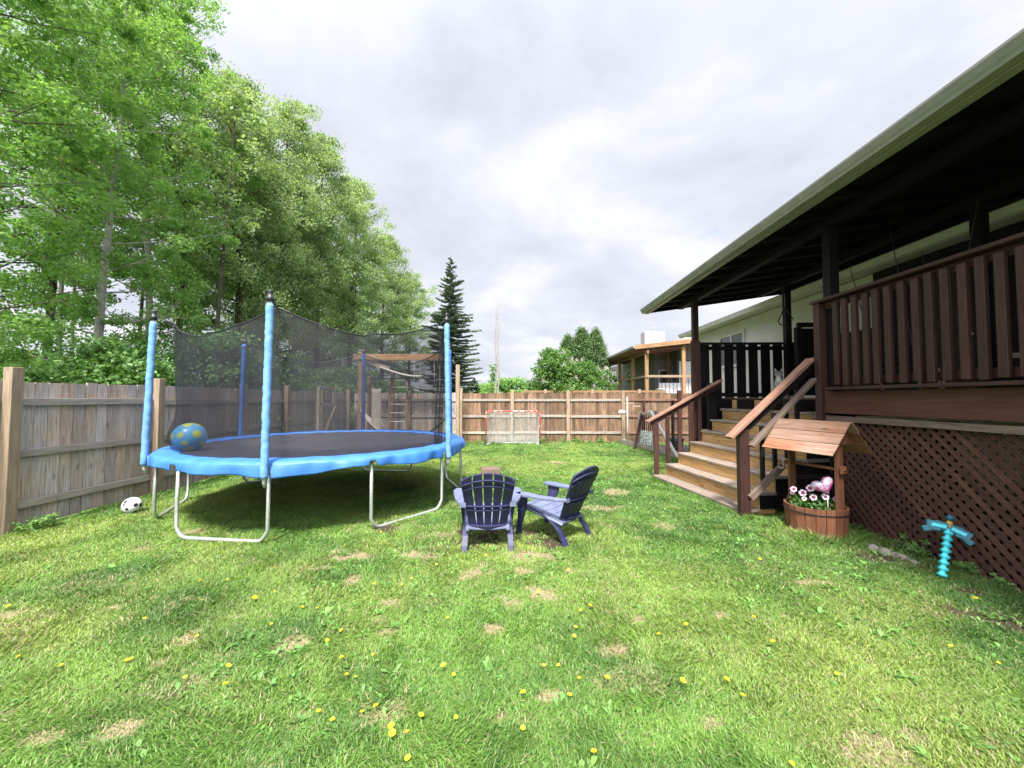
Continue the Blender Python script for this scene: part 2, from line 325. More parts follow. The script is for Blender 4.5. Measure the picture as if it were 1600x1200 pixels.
gr = ramp(t, n1.outputs[0], [(.3, (.05, .10, .018)), (.5, (.10, .17, .035)), (.7, (.16, .23, .06))])
n2 = N(t, 'ShaderNodeTexNoise', inp={'Scale': 55, 'Detail': 5, 'Roughness': .7}); t.links.new(tcn.outputs['Object'], n2.inputs['Vector'])
sr = ramp(t, n2.outputs[0], [(.3, (.09, .065, .04)), (.5, (.23, .17, .11)), (.7, (.37, .29, .20))])
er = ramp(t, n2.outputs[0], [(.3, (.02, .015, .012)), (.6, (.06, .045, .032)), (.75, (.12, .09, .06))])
m1 = N(t, 'ShaderNodeMix', data_type='RGBA'); t.links.new(sp.outputs[0], m1.inputs[0]); t.links.new(gr.outputs[0], m1.inputs[6]); t.links.new(sr.outputs[0], m1.inputs[7])
m2 = N(t, 'ShaderNodeMix', data_type='RGBA'); t.links.new(sp.outputs[1], m2.inputs[0]); t.links.new(m1.outputs[2], m2.inputs[6]); t.links.new(er.outputs[0], m2.inputs[7])
t.links.new(m2.outputs[2], b.inputs['Base Color'])
bp = N(t, 'ShaderNodeBump', inp={'Strength': .7, 'Distance': .02}); t.links.new(n2.outputs[0], bp.inputs['Height']); t.links.new(bp.outputs[0], b.inputs['Normal'])
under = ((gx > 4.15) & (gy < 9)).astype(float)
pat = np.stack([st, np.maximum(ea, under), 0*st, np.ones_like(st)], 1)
tag(link('ground', mesh_np('ground', V, F, [gm], {'pat': ('FLOAT_COLOR', pat)}, True)), kind='structure')

# ------------------------------------------------------------------ grass blades
def in_lawn(x, y):
    ok = (x > -6.02) & (x < 4.08) & (y < 13.95)
    ok &= ~((x > 2.75+(7.85-y)*.15) & (y > 5.3) & (y < 8.0))
    ok &= ~((x > 3.62) & (y > 9.7) & (x > 4.4-(y-9.8)*.2))
    ok &= ((x-3.56)**2+(y-4.78)**2 > .34**2)
    return ok
def grass():
    N0 = 1250000
    u = RNG.random(N0); y = (1.1**.5+u*(14**.5-1.1**.5))**2           # density ~ 1/sqrt(y) over a wedge that widens with y
    x = (RNG.random(N0)*2-1)*(1.36*y+.35)+y*.02
    ok = in_lawn(x, y); x, y = x[ok], y[ok]
    st, ea = patch_w(x, y)
    keep = RNG.random(len(x)) > np.maximum(st*.80, ea*.93); x, y, st, ea = x[keep], y[keep], st[keep], ea[keep]
    n = len(x); z = height(x, y)
    clump = vnoise(x, y, 1.1, 31)*.5+vnoise(x, y, 4.5, 32)*.5
    tall = np.clip((vnoise(x, y, .9, 41)-.55)*3, 0, 1)
    edge = np.clip(1-(4.1-x)/.35, 0, 1)+np.clip(1-(np.hypot(x-3.56, y-4.78)-.34)/.18, 0, 1)+np.clip(1-np.abs(x-(2.69+(7.85-y)*.148)+.02)/.15, 0, 1)*((y > 5.2) & (y < 7.9))+np.clip(1-(13.95-y)/.5, 0, 1)*1.3+np.clip(1-(x+6.02)/.25, 0, 1)*.8
    h = (.017+.019*RNG.random(n)+.020*tall*RNG.random(n))*(.6+.8*clump)*(1+edge*1.6)*(1-.35*st)
    wd = (.0014+.0010*RNG.random(n))*(1+.20*y)*(1+.3*clump)
    a = RNG.random(n)*2*np.pi; la = RNG.random(n)*2*np.pi
    # neighbouring blades lean together
    la = la*.75+vnoise(x, y, 3.2, 51)*9
    lean = (.25+.9*RNG.random(n))*h*(1+.8*(1-clump))
    sx, sy = np.cos(a)*wd, np.sin(a)*wd; lx, ly = np.cos(la)*lean, np.sin(la)*lean
    P = np.stack([x, y, z-.004], 1); s3 = np.stack([sx, sy, 0*sx], 1)
    mid = P+np.stack([lx*.35, ly*.35, h*.62], 1); tip = P+np.stack([lx, ly, h*.95], 1)
    V = np.stack([P-s3, P+s3, mid+s3*.75, mid-s3*.75, tip], 1).reshape(-1, 3)
    i = np.arange(n)*5; F = np.concatenate([np.stack([i, i+1, i+2], 1), np.stack([i, i+2, i+3], 1), np.stack([i+3, i+2, i+4], 1)])
    # colour of the blade: bright green .. blue green .. straw
    tone = np.clip((vnoise(x, y, .6, 61)-.5)*.8+(vnoise(x, y, 2.6, 62)-.5)*.7+(vnoise(x, y, 8, 63)-.5)*.5+RNG.random(n)*.5+.22, 0, 1)
    yel = np.clip((vnoise(x, y, .45, 71)*.6+vnoise(x, y, 1.9, 72)*.4-.36)*2.6+(4.0-y)*.06+np.clip(y-8, 0, 4)*.07-np.clip(x-1.2, 0, 3)*.14, 0, 1)
    dead = (RNG.random(n) < (.05+.75*st+.3*ea+.08*yel)).astype(float)
    c0 = np.array([.050, .128, .026]); c1 = np.array([.175, .315, .060]); cy = np.array([.345, .42, .090]); cd = np.array([.38, .33, .19])
    c = c0+(c1-c0)*tone[:, None]; c = c+(cy-c)*(yel*(.3+.6*RNG.random(n)))[:, None]
    c = c*(1-dead[:, None])+cd*(.7+.4*RNG.random(n))[:, None]*dead[:, None]
    C = np.repeat(np.concatenate([c, np.ones((n, 1))], 1), 5, 0)
    return V, F, C
def weeds():
    """low broad leaves - clover, plantain and dandelion rosettes - laid through the lawn"""
    Vs, Fs, Cs = [], [], []; base = 0
    K = 4200
    y = (1.2**.5+RNG.random(K)*(13.8**.5-1.2**.5))**2; x = (RNG.random(K)*2-1)*(1.36*y+.3)
    dens = .10+.9*np.clip((vnoise(x, y, .8, 81)-.45)*3, 0, 1)+.55*np.clip((x-1.5)/2, 0, 1)
    ok = in_lawn(x, y) & (RNG.random(K) < dens); x, y = x[ok], y[ok]; z = height(x, y)
    for k in range(len(x)):
        nl = RNG.integers(4, 10); sc = (.7+.6*RNG.random())*(1+.05*y[k]); tint = RNG.random()
        for j in range(nl):
            a = RNG.random()*6.28; L = (.016+.026*RNG.random())*sc; wd = L*(.16+.16*RNG.random()); up = .25+.7*RNG.random()
            d = np.array([math.cos(a), math.sin(a), 0]); s = np.array([-d[1], d[0], 0]); o = np.array([x[k], y[k], z[k]+.004])+np.append(RNG.normal(0, .015, 2)*sc, 0)
            p1 = o+d*L*.5+np.array([0, 0, L*up*.7]); p2 = o+d*L+np.array([0, 0, L*up*.75])
            Vs += [o-s*wd*.2, o+s*wd*.2, p1+s*wd, p1-s*wd, p2]; Fs += [[base, base+1, base+2], [base, base+2, base+3], [base+3, base+2, base+4]]; base += 5
            c = np.array([.13, .30, .07])*(.6+.6*tint)+np.array([.05, .05, .01])*RNG.random(); Cs += [list(c)+[1]]*5
    return np.array(Vs), np.array(Fs), np.array(Cs)
gm2 = bpy.data.materials.new('grass_blade'); gm2.use_nodes = True; t = gm2.node_tree; t.nodes.clear()
o_ = N(t, 'ShaderNodeOutputMaterial'); A = N(t, 'ShaderNodeAttribute', attribute_name='col')
b1 = N(t, 'ShaderNodeBsdfPrincipled', inp={'Roughness': .5, 'Specular IOR Level': .35}); b2 = N(t, 'ShaderNodeBsdfTranslucent'); mx = N(t, 'ShaderNodeMixShader', inp={0: .35})
t.links.new(A.outputs['Color'], b1.inputs['Base Color']); t.links.new(A.outputs['Color'], b2.inputs[0]); t.links.new(b1.outputs[0], mx.inputs[1]); t.links.new(b2.outputs[0], mx.inputs[2]); t.links.new(mx.outputs[0], o_.inputs[0])
V1, F1, C1 = grass(); V2, F2, C2 = weeds()
gme = mesh_np('grass', np.concatenate([V1, V2]), np.concatenate([F1, F2+len(V1)]), [gm2], {'col': ('FLOAT_COLOR', np.concatenate([C1, C2]))})
tag(link('grass', gme), 'short patchy green lawn grass with low broad weeds', 'grass', kind='stuff')


# ------------------------------------------------------------------ dandelions
M['petal'] = mat('dandelion_yellow', .6, 0, (.85, .60, .02))[0]
M['stem'] = mat('stem_green', .6, 0, (.12, .24, .05))[0]
def dandelion():
    r = empty('dandelion', (0, 0, 0)); st = MB(); st.tube([(0, 0, 0), (.004, .002, .03), (.0, 0, .055)], .0018, 5); st.build('stem', M['stem'], r)
    fl = MB()
    for ring, (n, L, up) in enumerate(((16, .017, .15), (13, .012, .55), (8, .007, 1.0))):
        for k in range(n):
            a = 6.283*k/n+ring; d = Vector((math.cos(a), math.sin(a), 0)); s = Vector((-d.y, d.x, 0)); o = Vector((0, 0, .055+ring*.002))
            fl.add([o-s*.0012, o+s*.0012, o+d*L+s*.0022+Vector((0, 0, L*up*.6)), o+d*L-s*.0022+Vector((0, 0, L*up*.6))], [(0, 1, 2, 3)])
    fl.build('flower_head', M['petal'], r); return r
DAND = [(97, 1033), (195, 1028), (208, 1022), (352, 1037), (351, 1066), (292, 1051), (520, 1119), (588, 1101), (613, 1139), (655, 1113), (638, 1135), (565, 1107), (495, 1106), (612, 1128), (694, 1036), (708, 1045), (712, 1112), (641, 1175), (930, 1172),
        (536, 1025), (540, 1050), (555, 1051), (584, 1014), (498, 946), (534, 977), (425, 968), (316, 935), (311, 986), (401, 930), (428, 918), (400, 930), (586, 910), (628, 910), (842, 921), (898, 976), (908, 1053), (888, 1080), (816, 1126), (874, 1032), (897, 988), (921, 943),
        (909, 949), (890, 889), (946, 1058), (850, 1031), (1132, 1058), (1160, 1083), (1032, 989), (1211, 1001), (1233, 1182), (1310, 1048), (1489, 1005), (1528, 934), (1560, 1028), (1074, 973), (1176, 960), (14, 944), (30, 1020), (225, 965), (312, 905), (356, 903), (1187, 871), (1340, 888), (596, 828),
        (430, 885), (680, 880), (760, 868), (540, 850), (640, 900), (700, 960), (470, 945), (510, 995), (1062, 1058), (820, 1080)]
d0 = dandelion()
for i, (px, py) in enumerate(DAND):
    o = d0 if i == 0 else copy_tree(d0)
    x, y = G(px, py, .055); o.location = (x, y, 0); o.rotation_euler = (random.uniform(-.3, .3), random.uniform(-.3, .3), random.random()*6); s_ = random.uniform(.5, .95); o.scale = (s_,)*3
    tag(o, 'small yellow dandelion flower standing in the lawn', 'flower', 'dandelions scattered over the lawn')

# ------------------------------------------------------------------ fences
def picket_run(mb, p0, p1, z1, wdt=.14, th=.018, z0=.02, seed=0, gap=.006, jag=.012):
    p0, p1 = Vector(p0), Vector(p1); L = (p1-p0).length; d = (p1-p0)/L; n = max(1, round(L/wdt)); rr = random.Random(seed)
    nrm = Vector((-d.y, d.x, 0))
    for i in range(n):
        c = p0+d*((i+.5)*L/n); w_ = L/n-gap-rr.random()*.006; dz = rr.uniform(-jag, jag); off = nrm*rr.uniform(-.004, .004)
        mb.beam(c+off+Vector((0, 0, z0+rr.uniform(-.02, 0))), c+off+Vector((0, 0, z1+dz)), th, w_, up=tuple(d), var=rr.random())
# left fence: runs back along the lawn at x = -6.1; posts and rails on the lawn side
FX = -6.12
fl = empty('wooden_fence', (FX, 4.7, 0), 0, 'long grey weathered board fence with three rails, running along the trees', 'fence')
posts_l = [(.9, 2.0), (2.7, 2.0), (4.50, 1.99), (6.39, 1.95), (8.39, 1.93), (9.96, 1.95), (11.75, 1.95), (13.55, 1.93)]
for k, (a, b_) in enumerate(zip(posts_l[:-1], posts_l[1:])):
    mb = MB(); picket_run(mb, (FX-.09, a[0], 0), (FX-.09, b_[0], 0), 1.835-.002*k, seed=k+3); mb.build('board_panel', M['fence'], fl, shift=(-FX, -4.7, 0))
    for z in (.30, .93, 1.56):
        mb = MB(); mb.box((FX-.045, (a[0]+b_[0])/2, z+random.uniform(-.012, .012)), (.04, b_[0]-a[0]-.145, .088)); mb.build('rail', M['rail_grey'], fl, bevel=.003, shift=(-FX, -4.7, 0))
for (y, z) in posts_l:
    mb = MB(); mb.beam((FX+.01, y, -.05), (FX+.01+random.uniform(-.01, .02), y, z), .115, .115, up=(0, 1, 0)); mb.build('post', M['post_tan'], fl, bevel=.005, shift=(-FX, -4.7, 0))
# old gate frame fixed on the far part of the left fence
g = empty('gate_frame', (FX+.14, 11.8, 0), 0, 'grey timber gate frame with diagonal brace against the far left fence', 'gate')
for y in (11.32, 12.30): mb = MB(); mb.beam((0, y-11.8, .05), (0, y-11.8, 1.96), .09, .09, (0, 1, 0)); mb.build('stile', M['rail_grey'], g, bevel=.003)
for z in (1.93, 1.42, .55): mb = MB(); mb.box((.0, 0, z), (.05, .89, .09)); mb.build('rail', M['rail_grey'], g, bevel=.003)
mb = MB(); mb.beam((.04, .42, 1.36), (.04, -.30, .35), .025, .09, (1, 0, 0)); mb.build('brace', M['post_tan'], g)

BY = 14.05
fb = empty('wooden_fence', (0, BY, 0), 0, 'warm brown board fence across the back of the yard behind the goal', 'fence')
px = [FX, -4.05, -2.15, -.27, 1.76, 3.75, 5.78, 7.0]
for k, (a, b_) in enumerate(zip(px[:-1], px[1:])):
    mb = MB(); picket_run(mb, (a, .06, 0), (b_, .06, 0), 1.81-.01*(k > 4), seed=k+30, jag=.02); mb.build('board_panel', M['fence'] if k < 2 else M['fence_warm'], fb)
    for z in (.36, .96, 1.55):
        mb = MB(); mb.box(((a+b_)/2, .028, z+random.uniform(-.01, .01)), (b_-a-.12, .036, .085)); mb.build('rail', M['rail_grey'] if k not in (5, 6) else M['handrail'], fb, bevel=.003)
for i, x in enumerate(px[1:]):
    mb = MB(); mb.beam((x, -.01, -.05), (x, -.01, 1.90 if i != 1 else 2.0), .12, .12, (0, 1, 0)); mb.build('post', M['stain'] if x == 5.78 else M['post_tan'], fb, bevel=.005)
# low pale fence of the next garden, seen just above
f2 = empty('wooden_fence', (0, 16.6, 0), 0, 'pale new board fence of the neighbouring garden, its top rail just showing', 'fence')
mb = MB(); picket_run(mb, (.2, 0, 0), (6.2, 0, 0), 1.83, seed=77); mb.build('board_panel', M['fence'], f2)
mb = MB(); mb.box((3.2, -.02, 1.90), (6.1, .12, .09)); mb.build('top_rail', M['cedar'], f2, bevel=.004)
for x in (1.1, 3.1, 5.1): mb = MB(); mb.beam((x, -.1, 0), (x, -.1, 2.0), .11, .11, (0, 1, 0)); mb.build('post', M['post_tan'], f2)
# dark short slatted screen beyond the fence
ds = empty('slatted_screen', (1.0, 19.0, 0), 0, 'small dark slatted timber screen standing beyond the back fence, left of the lilac', 'screen')
for k in range(7): mb = MB(); mb.beam((-.55+k*.17, 0, 0), (-.55+k*.17, 0, 2.12+.06*(k % 3)), .09, .03, (0, 1, 0)); mb.build('slat', M['stain'], ds)
mb = MB(); mb.box((0, .04, 1.9), (1.3, .04, .08)); mb.build('rail', M['stain'], ds)

# ------------------------------------------------------------------ trampoline
TC = Vector((-3.15, 6.38, 0)); TR = 2.2
tr = empty('trampoline', TC, 0, 'large round blue trampoline with black safety net on galvanised legs', 'trampoline')
def ang(a, r, z): return Vector((math.cos(R(a))*r, math.sin(R(a))*r, z))
mb = MB(); mb.grid(lambda u, v: Vector((math.cos(6.28318*u)*1.93*v, math.sin(6.28318*u)*1.93*v, .895-.03*(1-v*v))), 72, 12, wrap=True); mb.build('jumping_mat', M['mat'], tr, solid=.004)
mb = MB(); mb.tube([ang(a, 2.13, .855) for a in range(0, 361, 5)], .021, 8, cap=False); mb.build('frame_ring', M['galv'], tr)
us = [264, 324, 24, 84, 144, 204]
def pad():
    mb = MB(); prof = [(1.90, .897), (1.96, .922), (2.08, .926), (2.17, .912), (2.198, .890), (2.208, .855), (2.212, .815), (2.212, .775)]
    def f(u, v):
        a = u*360; k = v*(len(prof)-1); i = min(int(k), len(prof)-2); q = k-i
        r = prof[i][0]*(1-q)+prof[i+1][0]*q; z = prof[i][1]*(1-q)+prof[i+1][1]*q
        if v > .55:
            e = (v-.55)/.45; wv = math.sin(R(a*6+40))*.028+math.sin(R(a*11))*.016+math.sin(R(a*23+10))*.006; z += e*wv*.9; r += e*(math.sin(R(a*17))*.02+math.sin(R(a*41))*.007)
            for c in us:      # cut-outs where the legs meet the ring
                for l in (-15.5, 15.5):
                    dd = abs((a-(c+l)+180) % 360-180)
                    if dd < 1.1: z = max(z, .865)
        else: z += math.sin(R(a*30))*.003
        r += .004*math.sin(R(a*60+v*90))
        return Vector((math.cos(R(a))*r, math.sin(R(a))*r, z))
    mb.grid(f, 720, 22, wrap=True); return mb
pad().build('safety_pad', M['pad'], tr, solid=.006)
for c in us:
    pts = [ang(c-15.5, 2.14, .86), ang(c-15.5, 2.15, .45), ang(c-15.5, 2.15, .15)]
    A_, B_ = ang(c-15.5, 2.15, .03), ang(c+15.5, 2.15, .03)
    for q in (.35, .65, .9): pts.append(Vector((A_.x, A_.y, .15)).lerp(A_.lerp(B_, .10), q)*1.0+Vector((0, 0, -.03*math.sin(q*3.14))))
    for q in (.14, .3, .5, .7, .86): pts.append(A_.lerp(B_, q)+Vector((0, 0, -.004)))
    for q in (.1, .35, .65): pts.append(A_.lerp(B_, .90).lerp(Vector((B_.x, B_.y, .15)), q)+Vector((0, 0, -.03*math.sin(q*3.14))))
    pts += [ang(c+15.5, 2.15, .15), ang(c+15.5, 2.15, .45), ang(c+15.5, 2.14, .86)]
    mb = MB(); mb.tube(pts, .0205, 10); mb.build('leg', M['galv'], tr)
pa = [219.5, 279.5, 339.5, 39.5, 99.5, 159.5]; TOPZ = {219.5: 2.76, 279.5: 2.80, 339.5: 2.84, 39.5: 2.72, 99.5: 2.74, 159.5: 2.76}
M['cap'] = M['black']
for a in pa:
    tz = TOPZ[a]; b0 = ang(a, 2.262, .70); t0 = ang(a, 2.215, tz)
    mb = MB(); mb.tube([ang(a, 2.235, .65), b0*1.0, t0], .019, 8); po = mb.build('net_pole', M['galv'], tr)
    nseg = 60; pts = []; rs = []
    for i in range(nseg+1):
        q = i/nseg; p = b0.lerp(t0, .02+q*.92); pts.append(p+Vector((random.uniform(-1, 1)*.004, random.uniform(-1, 1)*.004, 0))); rs.append(.040+random.uniform(-.001, .001)-(.008 if i in (0, nseg) else 0))
    mb = MB(); mb.tube(pts, rs, 14); mb.build('foam_sleeve', M['sleeve'] if a in (219.5, 279.5, 339.5) else M['pad'], po)
    mb = MB(); mb.tube([t0-Vector((0, 0, .10)), t0-Vector((0, 0, .05)), t0-Vector((0, 0, .045)), t0, t0+Vector((0, 0, .015)), t0+Vector((0, 0, .03))], [.036, .036, .029, .029, .036, .02], 12); mb.build('pole_cap', M['cap'], po)
def net_pt(a, v):
    """v=0 at the mat, 1 at the sagging top edge"""
    d = min(abs((a-p+180) % 360-180) for p in pa)/30.0          # 0 at a pole, 1 midway
    near = min(pa, key=lambda p: abs((a-p+180) % 360-180)); tz = TOPZ[near]-.12
    top = tz-.26*(1-(1-d)**2)
    rt = 2.02-.13*(1-(1-d)**1.6); rb = 1.97
    r = rb+(rt-rb)*v**2.2; z = .90+(top-.90)*v
    r += .012*math.sin(R(a*9)+v*4)*(1-v)+.008*math.sin(R(a*23)+v*9)
    r += .09*math.exp(-((a-215.5)/6.5)**2-((z-1.09)/.20)**2)      # the ball leans into the net
    return Vector((math.cos(R(a))*r, math.sin(R(a))*r, z))
mb = MB(); mb.grid(lambda u, v: net_pt(u*360, v), 288, 26, wrap=True); nt_o = mb.build('safety_net', M['net'], tr)
mb = MB(); mb.tube([net_pt(a, 1) for a in np.arange(0, 360.1, 2.5)], .009, 6, cap=False); mb.build('net_edge_cord', M['black'], nt_o)
# bunched entrance curtain beside the right pole
def curtain(u, v):
    a = 343.5+(u-.5)*7; f = .025*math.sin(u*16)*(1-.4*v); p = ang(a, 1.99+f+.12*v*v, .86+(1.78)*v); return p
mb = MB(); mb.grid(curtain, 60, 20); mb.build('door_curtain', M['net'], nt_o)
for a in pa:
    mb = MB(); mb.tube([ang(a, 2.21, TOPZ[a]-.07), net_pt(a, .985)], .007, 5); mb.build('net_strap', M['black'], tr)

# blue ball with yellow patches, resting on the mat
m, t, b = mat('blue_ball_skin', .35); tcn = N(t, 'ShaderNodeTexCoord'); v = N(t, 'ShaderNodeTexVoronoi', inp={'Scale': 6.5, 'Randomness': .7}); t.links.new(tcn.outputs['Object'], v.inputs['Vector'])
r_ = ramp(t, v.outputs[0], [(.30, (.40, .44, .06)), (.40, (.06, .28, .52))]); t.links.new(r_.outputs[0], b.inputs['Base Color'])
mb = MB(); mb.ball((0, 0, 0), .20, 40, 24); o = mb.build('play_ball', m); o.location = (-4.60, 5.28, 1.075)
tag(o, 'blue inflatable ball with yellow patches resting on the trampoline mat', 'ball')
# white football on the grass by the fence
m, t, b = mat('football_skin', .4); tcn = N(t, 'ShaderNodeTexCoord'); v = N(t, 'ShaderNodeTexVoronoi', inp={'Scale': 11, 'Randomness': .8}); t.links.new(tcn.outputs['Object'], v.inputs['Vector'])
n_ = N(t, 'ShaderNodeTexNoise', inp={'Scale': 9, 'Detail': 2}); t.links.new(tcn.outputs['Object'], n_.inputs['Vector'])
r_ = ramp(t, v.outputs[0], [(.27, (.02, .02, .03)), (.31, (.62, .62, .62))]); t.links.new(r_.outputs[0], b.inputs['Base Color'])
mb = MB(); mb.ball((0, 0, 0), .112, 32, 20); o = mb.build('football', m); o.location = (-5.45, 5.35, .112); o.rotation_euler = (.4, 1.1, .3)
tag(o, 'white football with black markings on the grass beside the left fence', 'ball')

# ------------------------------------------------------------------ adirondack chairs
def chair():
    r = empty('garden_chair')
    def strip(mb, fn, w_, th, n=14):      # swept rectangular section; fn(q) -> (centre, width scale, thickness dir)
        pass
    # seat: curved slats across
    mb = MB(); ys_ = [.06+.095*i for i in range(7)]
    for i, y in enumerate(ys_[:-1]):
        f = lambda y: .235+.135*(min(y, .56)/.56)**1.1-(max(0, y-.54)**2)*5
        y1 = y+.087; wd = .215+.04*(y/.6)
        vs = []
        for (yy, zz) in ((y, f(y)), (y1, f(y1))):
            for xx in (-wd, -wd*.5, 0, wd*.5, wd): vs += [(xx, yy, zz-.012*(1-(xx/wd)**2)), (xx, yy, zz-.02-.012*(1-(xx/wd)**2))]
        fs = []
        for k in range(4):
            a = 2*k; fs += [(a, a+2, a+12, a+10), (a+1, a+11, a+13, a+3), (a, a+1, a+3, a+2), (a+10, a+12, a+13, a+11)]
        fs += [(0, 10, 11, 1), (8, 9, 19, 18)]
        mb.add(vs, fs)
    for sx in (-1, 1): mb.tube([(sx*.215, .06, .215), (sx*.24, .35, .285), (sx*.255, .60, .335)], [.02, .022, .024], 6)
    mb.tube([(-.255, .625, .33), (0, .64, .325), (.255, .625, .33)], .02, 6)
    mb.build('seat', M['sunlit_faded'], r, bevel=.003)
    # backrest: five fanned slats, rounded top, curved ribs behind
    def bp(x, s):   # x -1..1 across, s 0..1 up
        wd = .185+.085*min(1, s*1.25)-.02*max(0, s-.8)*2; y = .105-.27*s-.03*s*s+.04*(x*x); z = .20+.665*s
        return Vector((x*wd, y, z))
    mb = MB(); n = 5
    for k in range(n):
        x0 = -1+2*k/n+.028; x1 = -1+2*(k+1)/n-.028; top0 = 1-.115*x0*x0; top1 = 1-.115*x1*x1; vs = []; ns = 12
        for i in range(ns+1):
            for xx, tp in ((x0, top0), (x1, top1)):
                p = bp(xx, i/ns*tp); vs += [p+Vector((0, .010, .003)), p-Vector((0, .010, .003))]
        fs = [(0, 1, 3, 2), (4*ns, 4*ns+2, 4*ns+3, 4*ns+1)]
        for i in range(ns):
            a = 4*i; fs += [(a, a+2, a+6, a+4), (a+1, a+5, a+7, a+3), (a, a+4, a+5, a+1), (a+2, a+3, a+7, a+6)]
        mb.add(vs, fs)
    for s0, s1, dd in ((.02, .10, .035), (.36, .385, .028), (.425, .45, .028), (.78, .80, .026), (.875, .90, .026)):
        vs = []; nn_ = 14
        for i in range(nn_+1):
            x = -1+2*i/nn_; k = 1-.115*x*x if s0 > .5 else 1
            a_, b_ = bp(x, s0*k), bp(x, s1*k); vs += [a_-Vector((0, .006, 0)), a_-Vector((0, dd, .008)), b_-Vector((0, dd, .008)), b_-Vector((0, .006, 0))]
        fs = [(0, 1, 2, 3), tuple(4*nn_+q for q in (3, 2, 1, 0))]
        for i in range(nn_):
            a = 4*i
            for q in range(4): fs.append((a+q, a+4+q, a+4+(q+1) % 4, a+(q+1) % 4))
        mb.add(vs, fs)
    for sx in (-1, 1): mb.tube([bp(sx*.99, s_)-Vector((0, .008, 0)) for s_ in np.linspace(0, .885, 10)], .013, 6)
    mb.build('backrest', M['navy'], r, bevel=.002)
    for sx in (-1, 1):
        # armrest: flat tapering paddle with rounded tip
        mb = MB(); pts = [(-.04, .262, .024, .525), (.08, .29, .036, .52), (.25, .318, .048, .515), (.45, .335, .060, .515), (.60, .343, .066, .515), (.67, .343, .056, .512), (.70, .343, .034, .505)]
        vs = []
        for (y, x, hw, z) in pts: vs += [(sx*x-hw, y, z), (sx*x+hw, y, z), (sx*x+hw, y, z-.032), (sx*x-hw, y, z-.032)]
        fs = [(0, 1, 2, 3), tuple(4*(len(pts)-1)+q for q in (3, 2, 1, 0))]
        for i in range(len(pts)-1):
            for q in range(4): fs.append((4*i+q, 4*i+(q+1) % 4, 4*i+4+(q+1) % 4, 4*i+4+q))
        mb.add(vs, fs); mb.build('armrest', M['sunlit_faded'], r, bevel=.008)
        # front leg
        mb = MB(); vs = []
        for (y, hw, z, x, hx) in ((.565, .085, .490, .335, .018), (.56, .075, .42, .32, .018), (.575, .055, .33, .30, .02), (.61, .032, .18, .285, .02), (.65, .022, 0, .28, .018)):
            vs += [(sx*x-hx, y-hw, z), (sx*x+hx, y-hw, z), (sx*x+hx, y+hw, z), (sx*x-hx, y+hw, z)]
        fs = [(0, 3, 2, 1), (16, 17, 18, 19)]
        for i in range(4):
            for q in range(4): fs.append((4*i+q, 4*i+(q+1) % 4, 4*i+4+(q+1) % 4, 4*i+4+q))
        mb.add(vs, fs); mb.build('leg', M['navy'], r, bevel=.006)
        # rear leg: curved, sweeping back from under the seat
        mb = MB(); vs = []
        Q = [(.50, .345, .245, .016, .034), (.36, .31, .242, .022, .046), (.22, .26, .240, .028, .056), (.11, .185, .240, .031, .056), (.04, .09, .243, .030, .044), (.0, 0, .248, .026, .034)]
        for (y, z, x, hx, hw) in Q:
            vs += [(sx*x-hx, y-hw*.7, z-hw*.5), (sx*x+hx, y-hw*.7, z-hw*.5), (sx*x+hx, y+hw*.7, z+hw*.3), (sx*x-hx, y+hw*.7, z+hw*.3)]
        for i in range(4): vs[-1-i] = (vs[-1-i][0], vs[-1-i][1], 0)
        fs = [(0, 1, 2, 3), tuple(4*(len(Q)-1)+q for q in (3, 2, 1, 0))]
        for i in range(len(Q)-1):
            for q in range(4): fs.append((4*i+q, 4*i+4+q, 4*i+4+(q+1) % 4, 4*i+(q+1) % 4))
        mb.add(vs, fs); mb.build('leg', M['navy'], r, bevel=.006)
    return r
c1 = chair(); c1.location = (-.335, 4.08, 0); c1.rotation_euler = (0, 0, R(5)); tag(c1, 'navy plastic slatted chair with its back to the camera, left one of the pair', 'chair', 'plastic garden chairs on the lawn')
c2 = copy_tree(c1); c2.location = (.66, 4.44, 0); c2.rotation_euler = (0, 0, R(50)); tag(c2, 'navy plastic slatted chair turned side-on, facing left, right one of the pair', 'chair', 'plastic garden chairs on the lawn')
# scrap of timber on the grass behind
sb = empty('timber_block', (-.62, 8.2, 0), .1, 'small weathered timber box on the grass behind the left chair', 'box')
for k in range(3): mb = MB(); mb.box((0, -.12+k*.12, .13), (.36, .11, .02)); mb.build('top_board', M['midbrown'], sb, bevel=.003)
for sy in (-.17, .17): mb = MB(); mb.box((0, sy, .07), (.40, .02, .14)); mb.build('side_board', M['midbrown'], sb, bevel=.003)

# ------------------------------------------------------------------ hockey goal
m, t, b = mat('red_white_tube', .4); tcn = N(t, 'ShaderNodeTexCoord'); 
n_ = N(t, 'ShaderNodeTexNoise', inp={'Scale': 14, 'Detail': 1}); t.links.new(tcn.outputs['Object'], n_.inputs['Vector']); r_ = ramp(t, n_.outputs[0], [(.50, (.50, .035, .03)), (.56, (.62, .50, .48))]); t.links.new(r_.outputs[0], b.inputs['Base Color'])
gl = empty('hockey_goal', (-.24, 13.15, 0), R(-2), 'red framed street hockey goal with white net by the back fence', 'goal')
mb = MB(); c = .10; mb.tube([(-.92, 0, 0), (-.92, 0, 1.08), (-.90, 0, 1.14), (-.84, 0, 1.175), (.84, 0, 1.175), (.90, 0, 1.14), (.92, 0, 1.08), (.92, 0, 0)], .024, 8); mb.build('front_frame', m, gl)
mb = MB(); mb.tube([(-.92, 0, .03), (-.80, .55, .03), (.80, .55, .03), (.92, 0, .03)], .018, 6); mb.tube([(0, .55, .03), (0, .50, .6), (0, .30, 1.1), (0, 0, 1.175)], .018, 6)
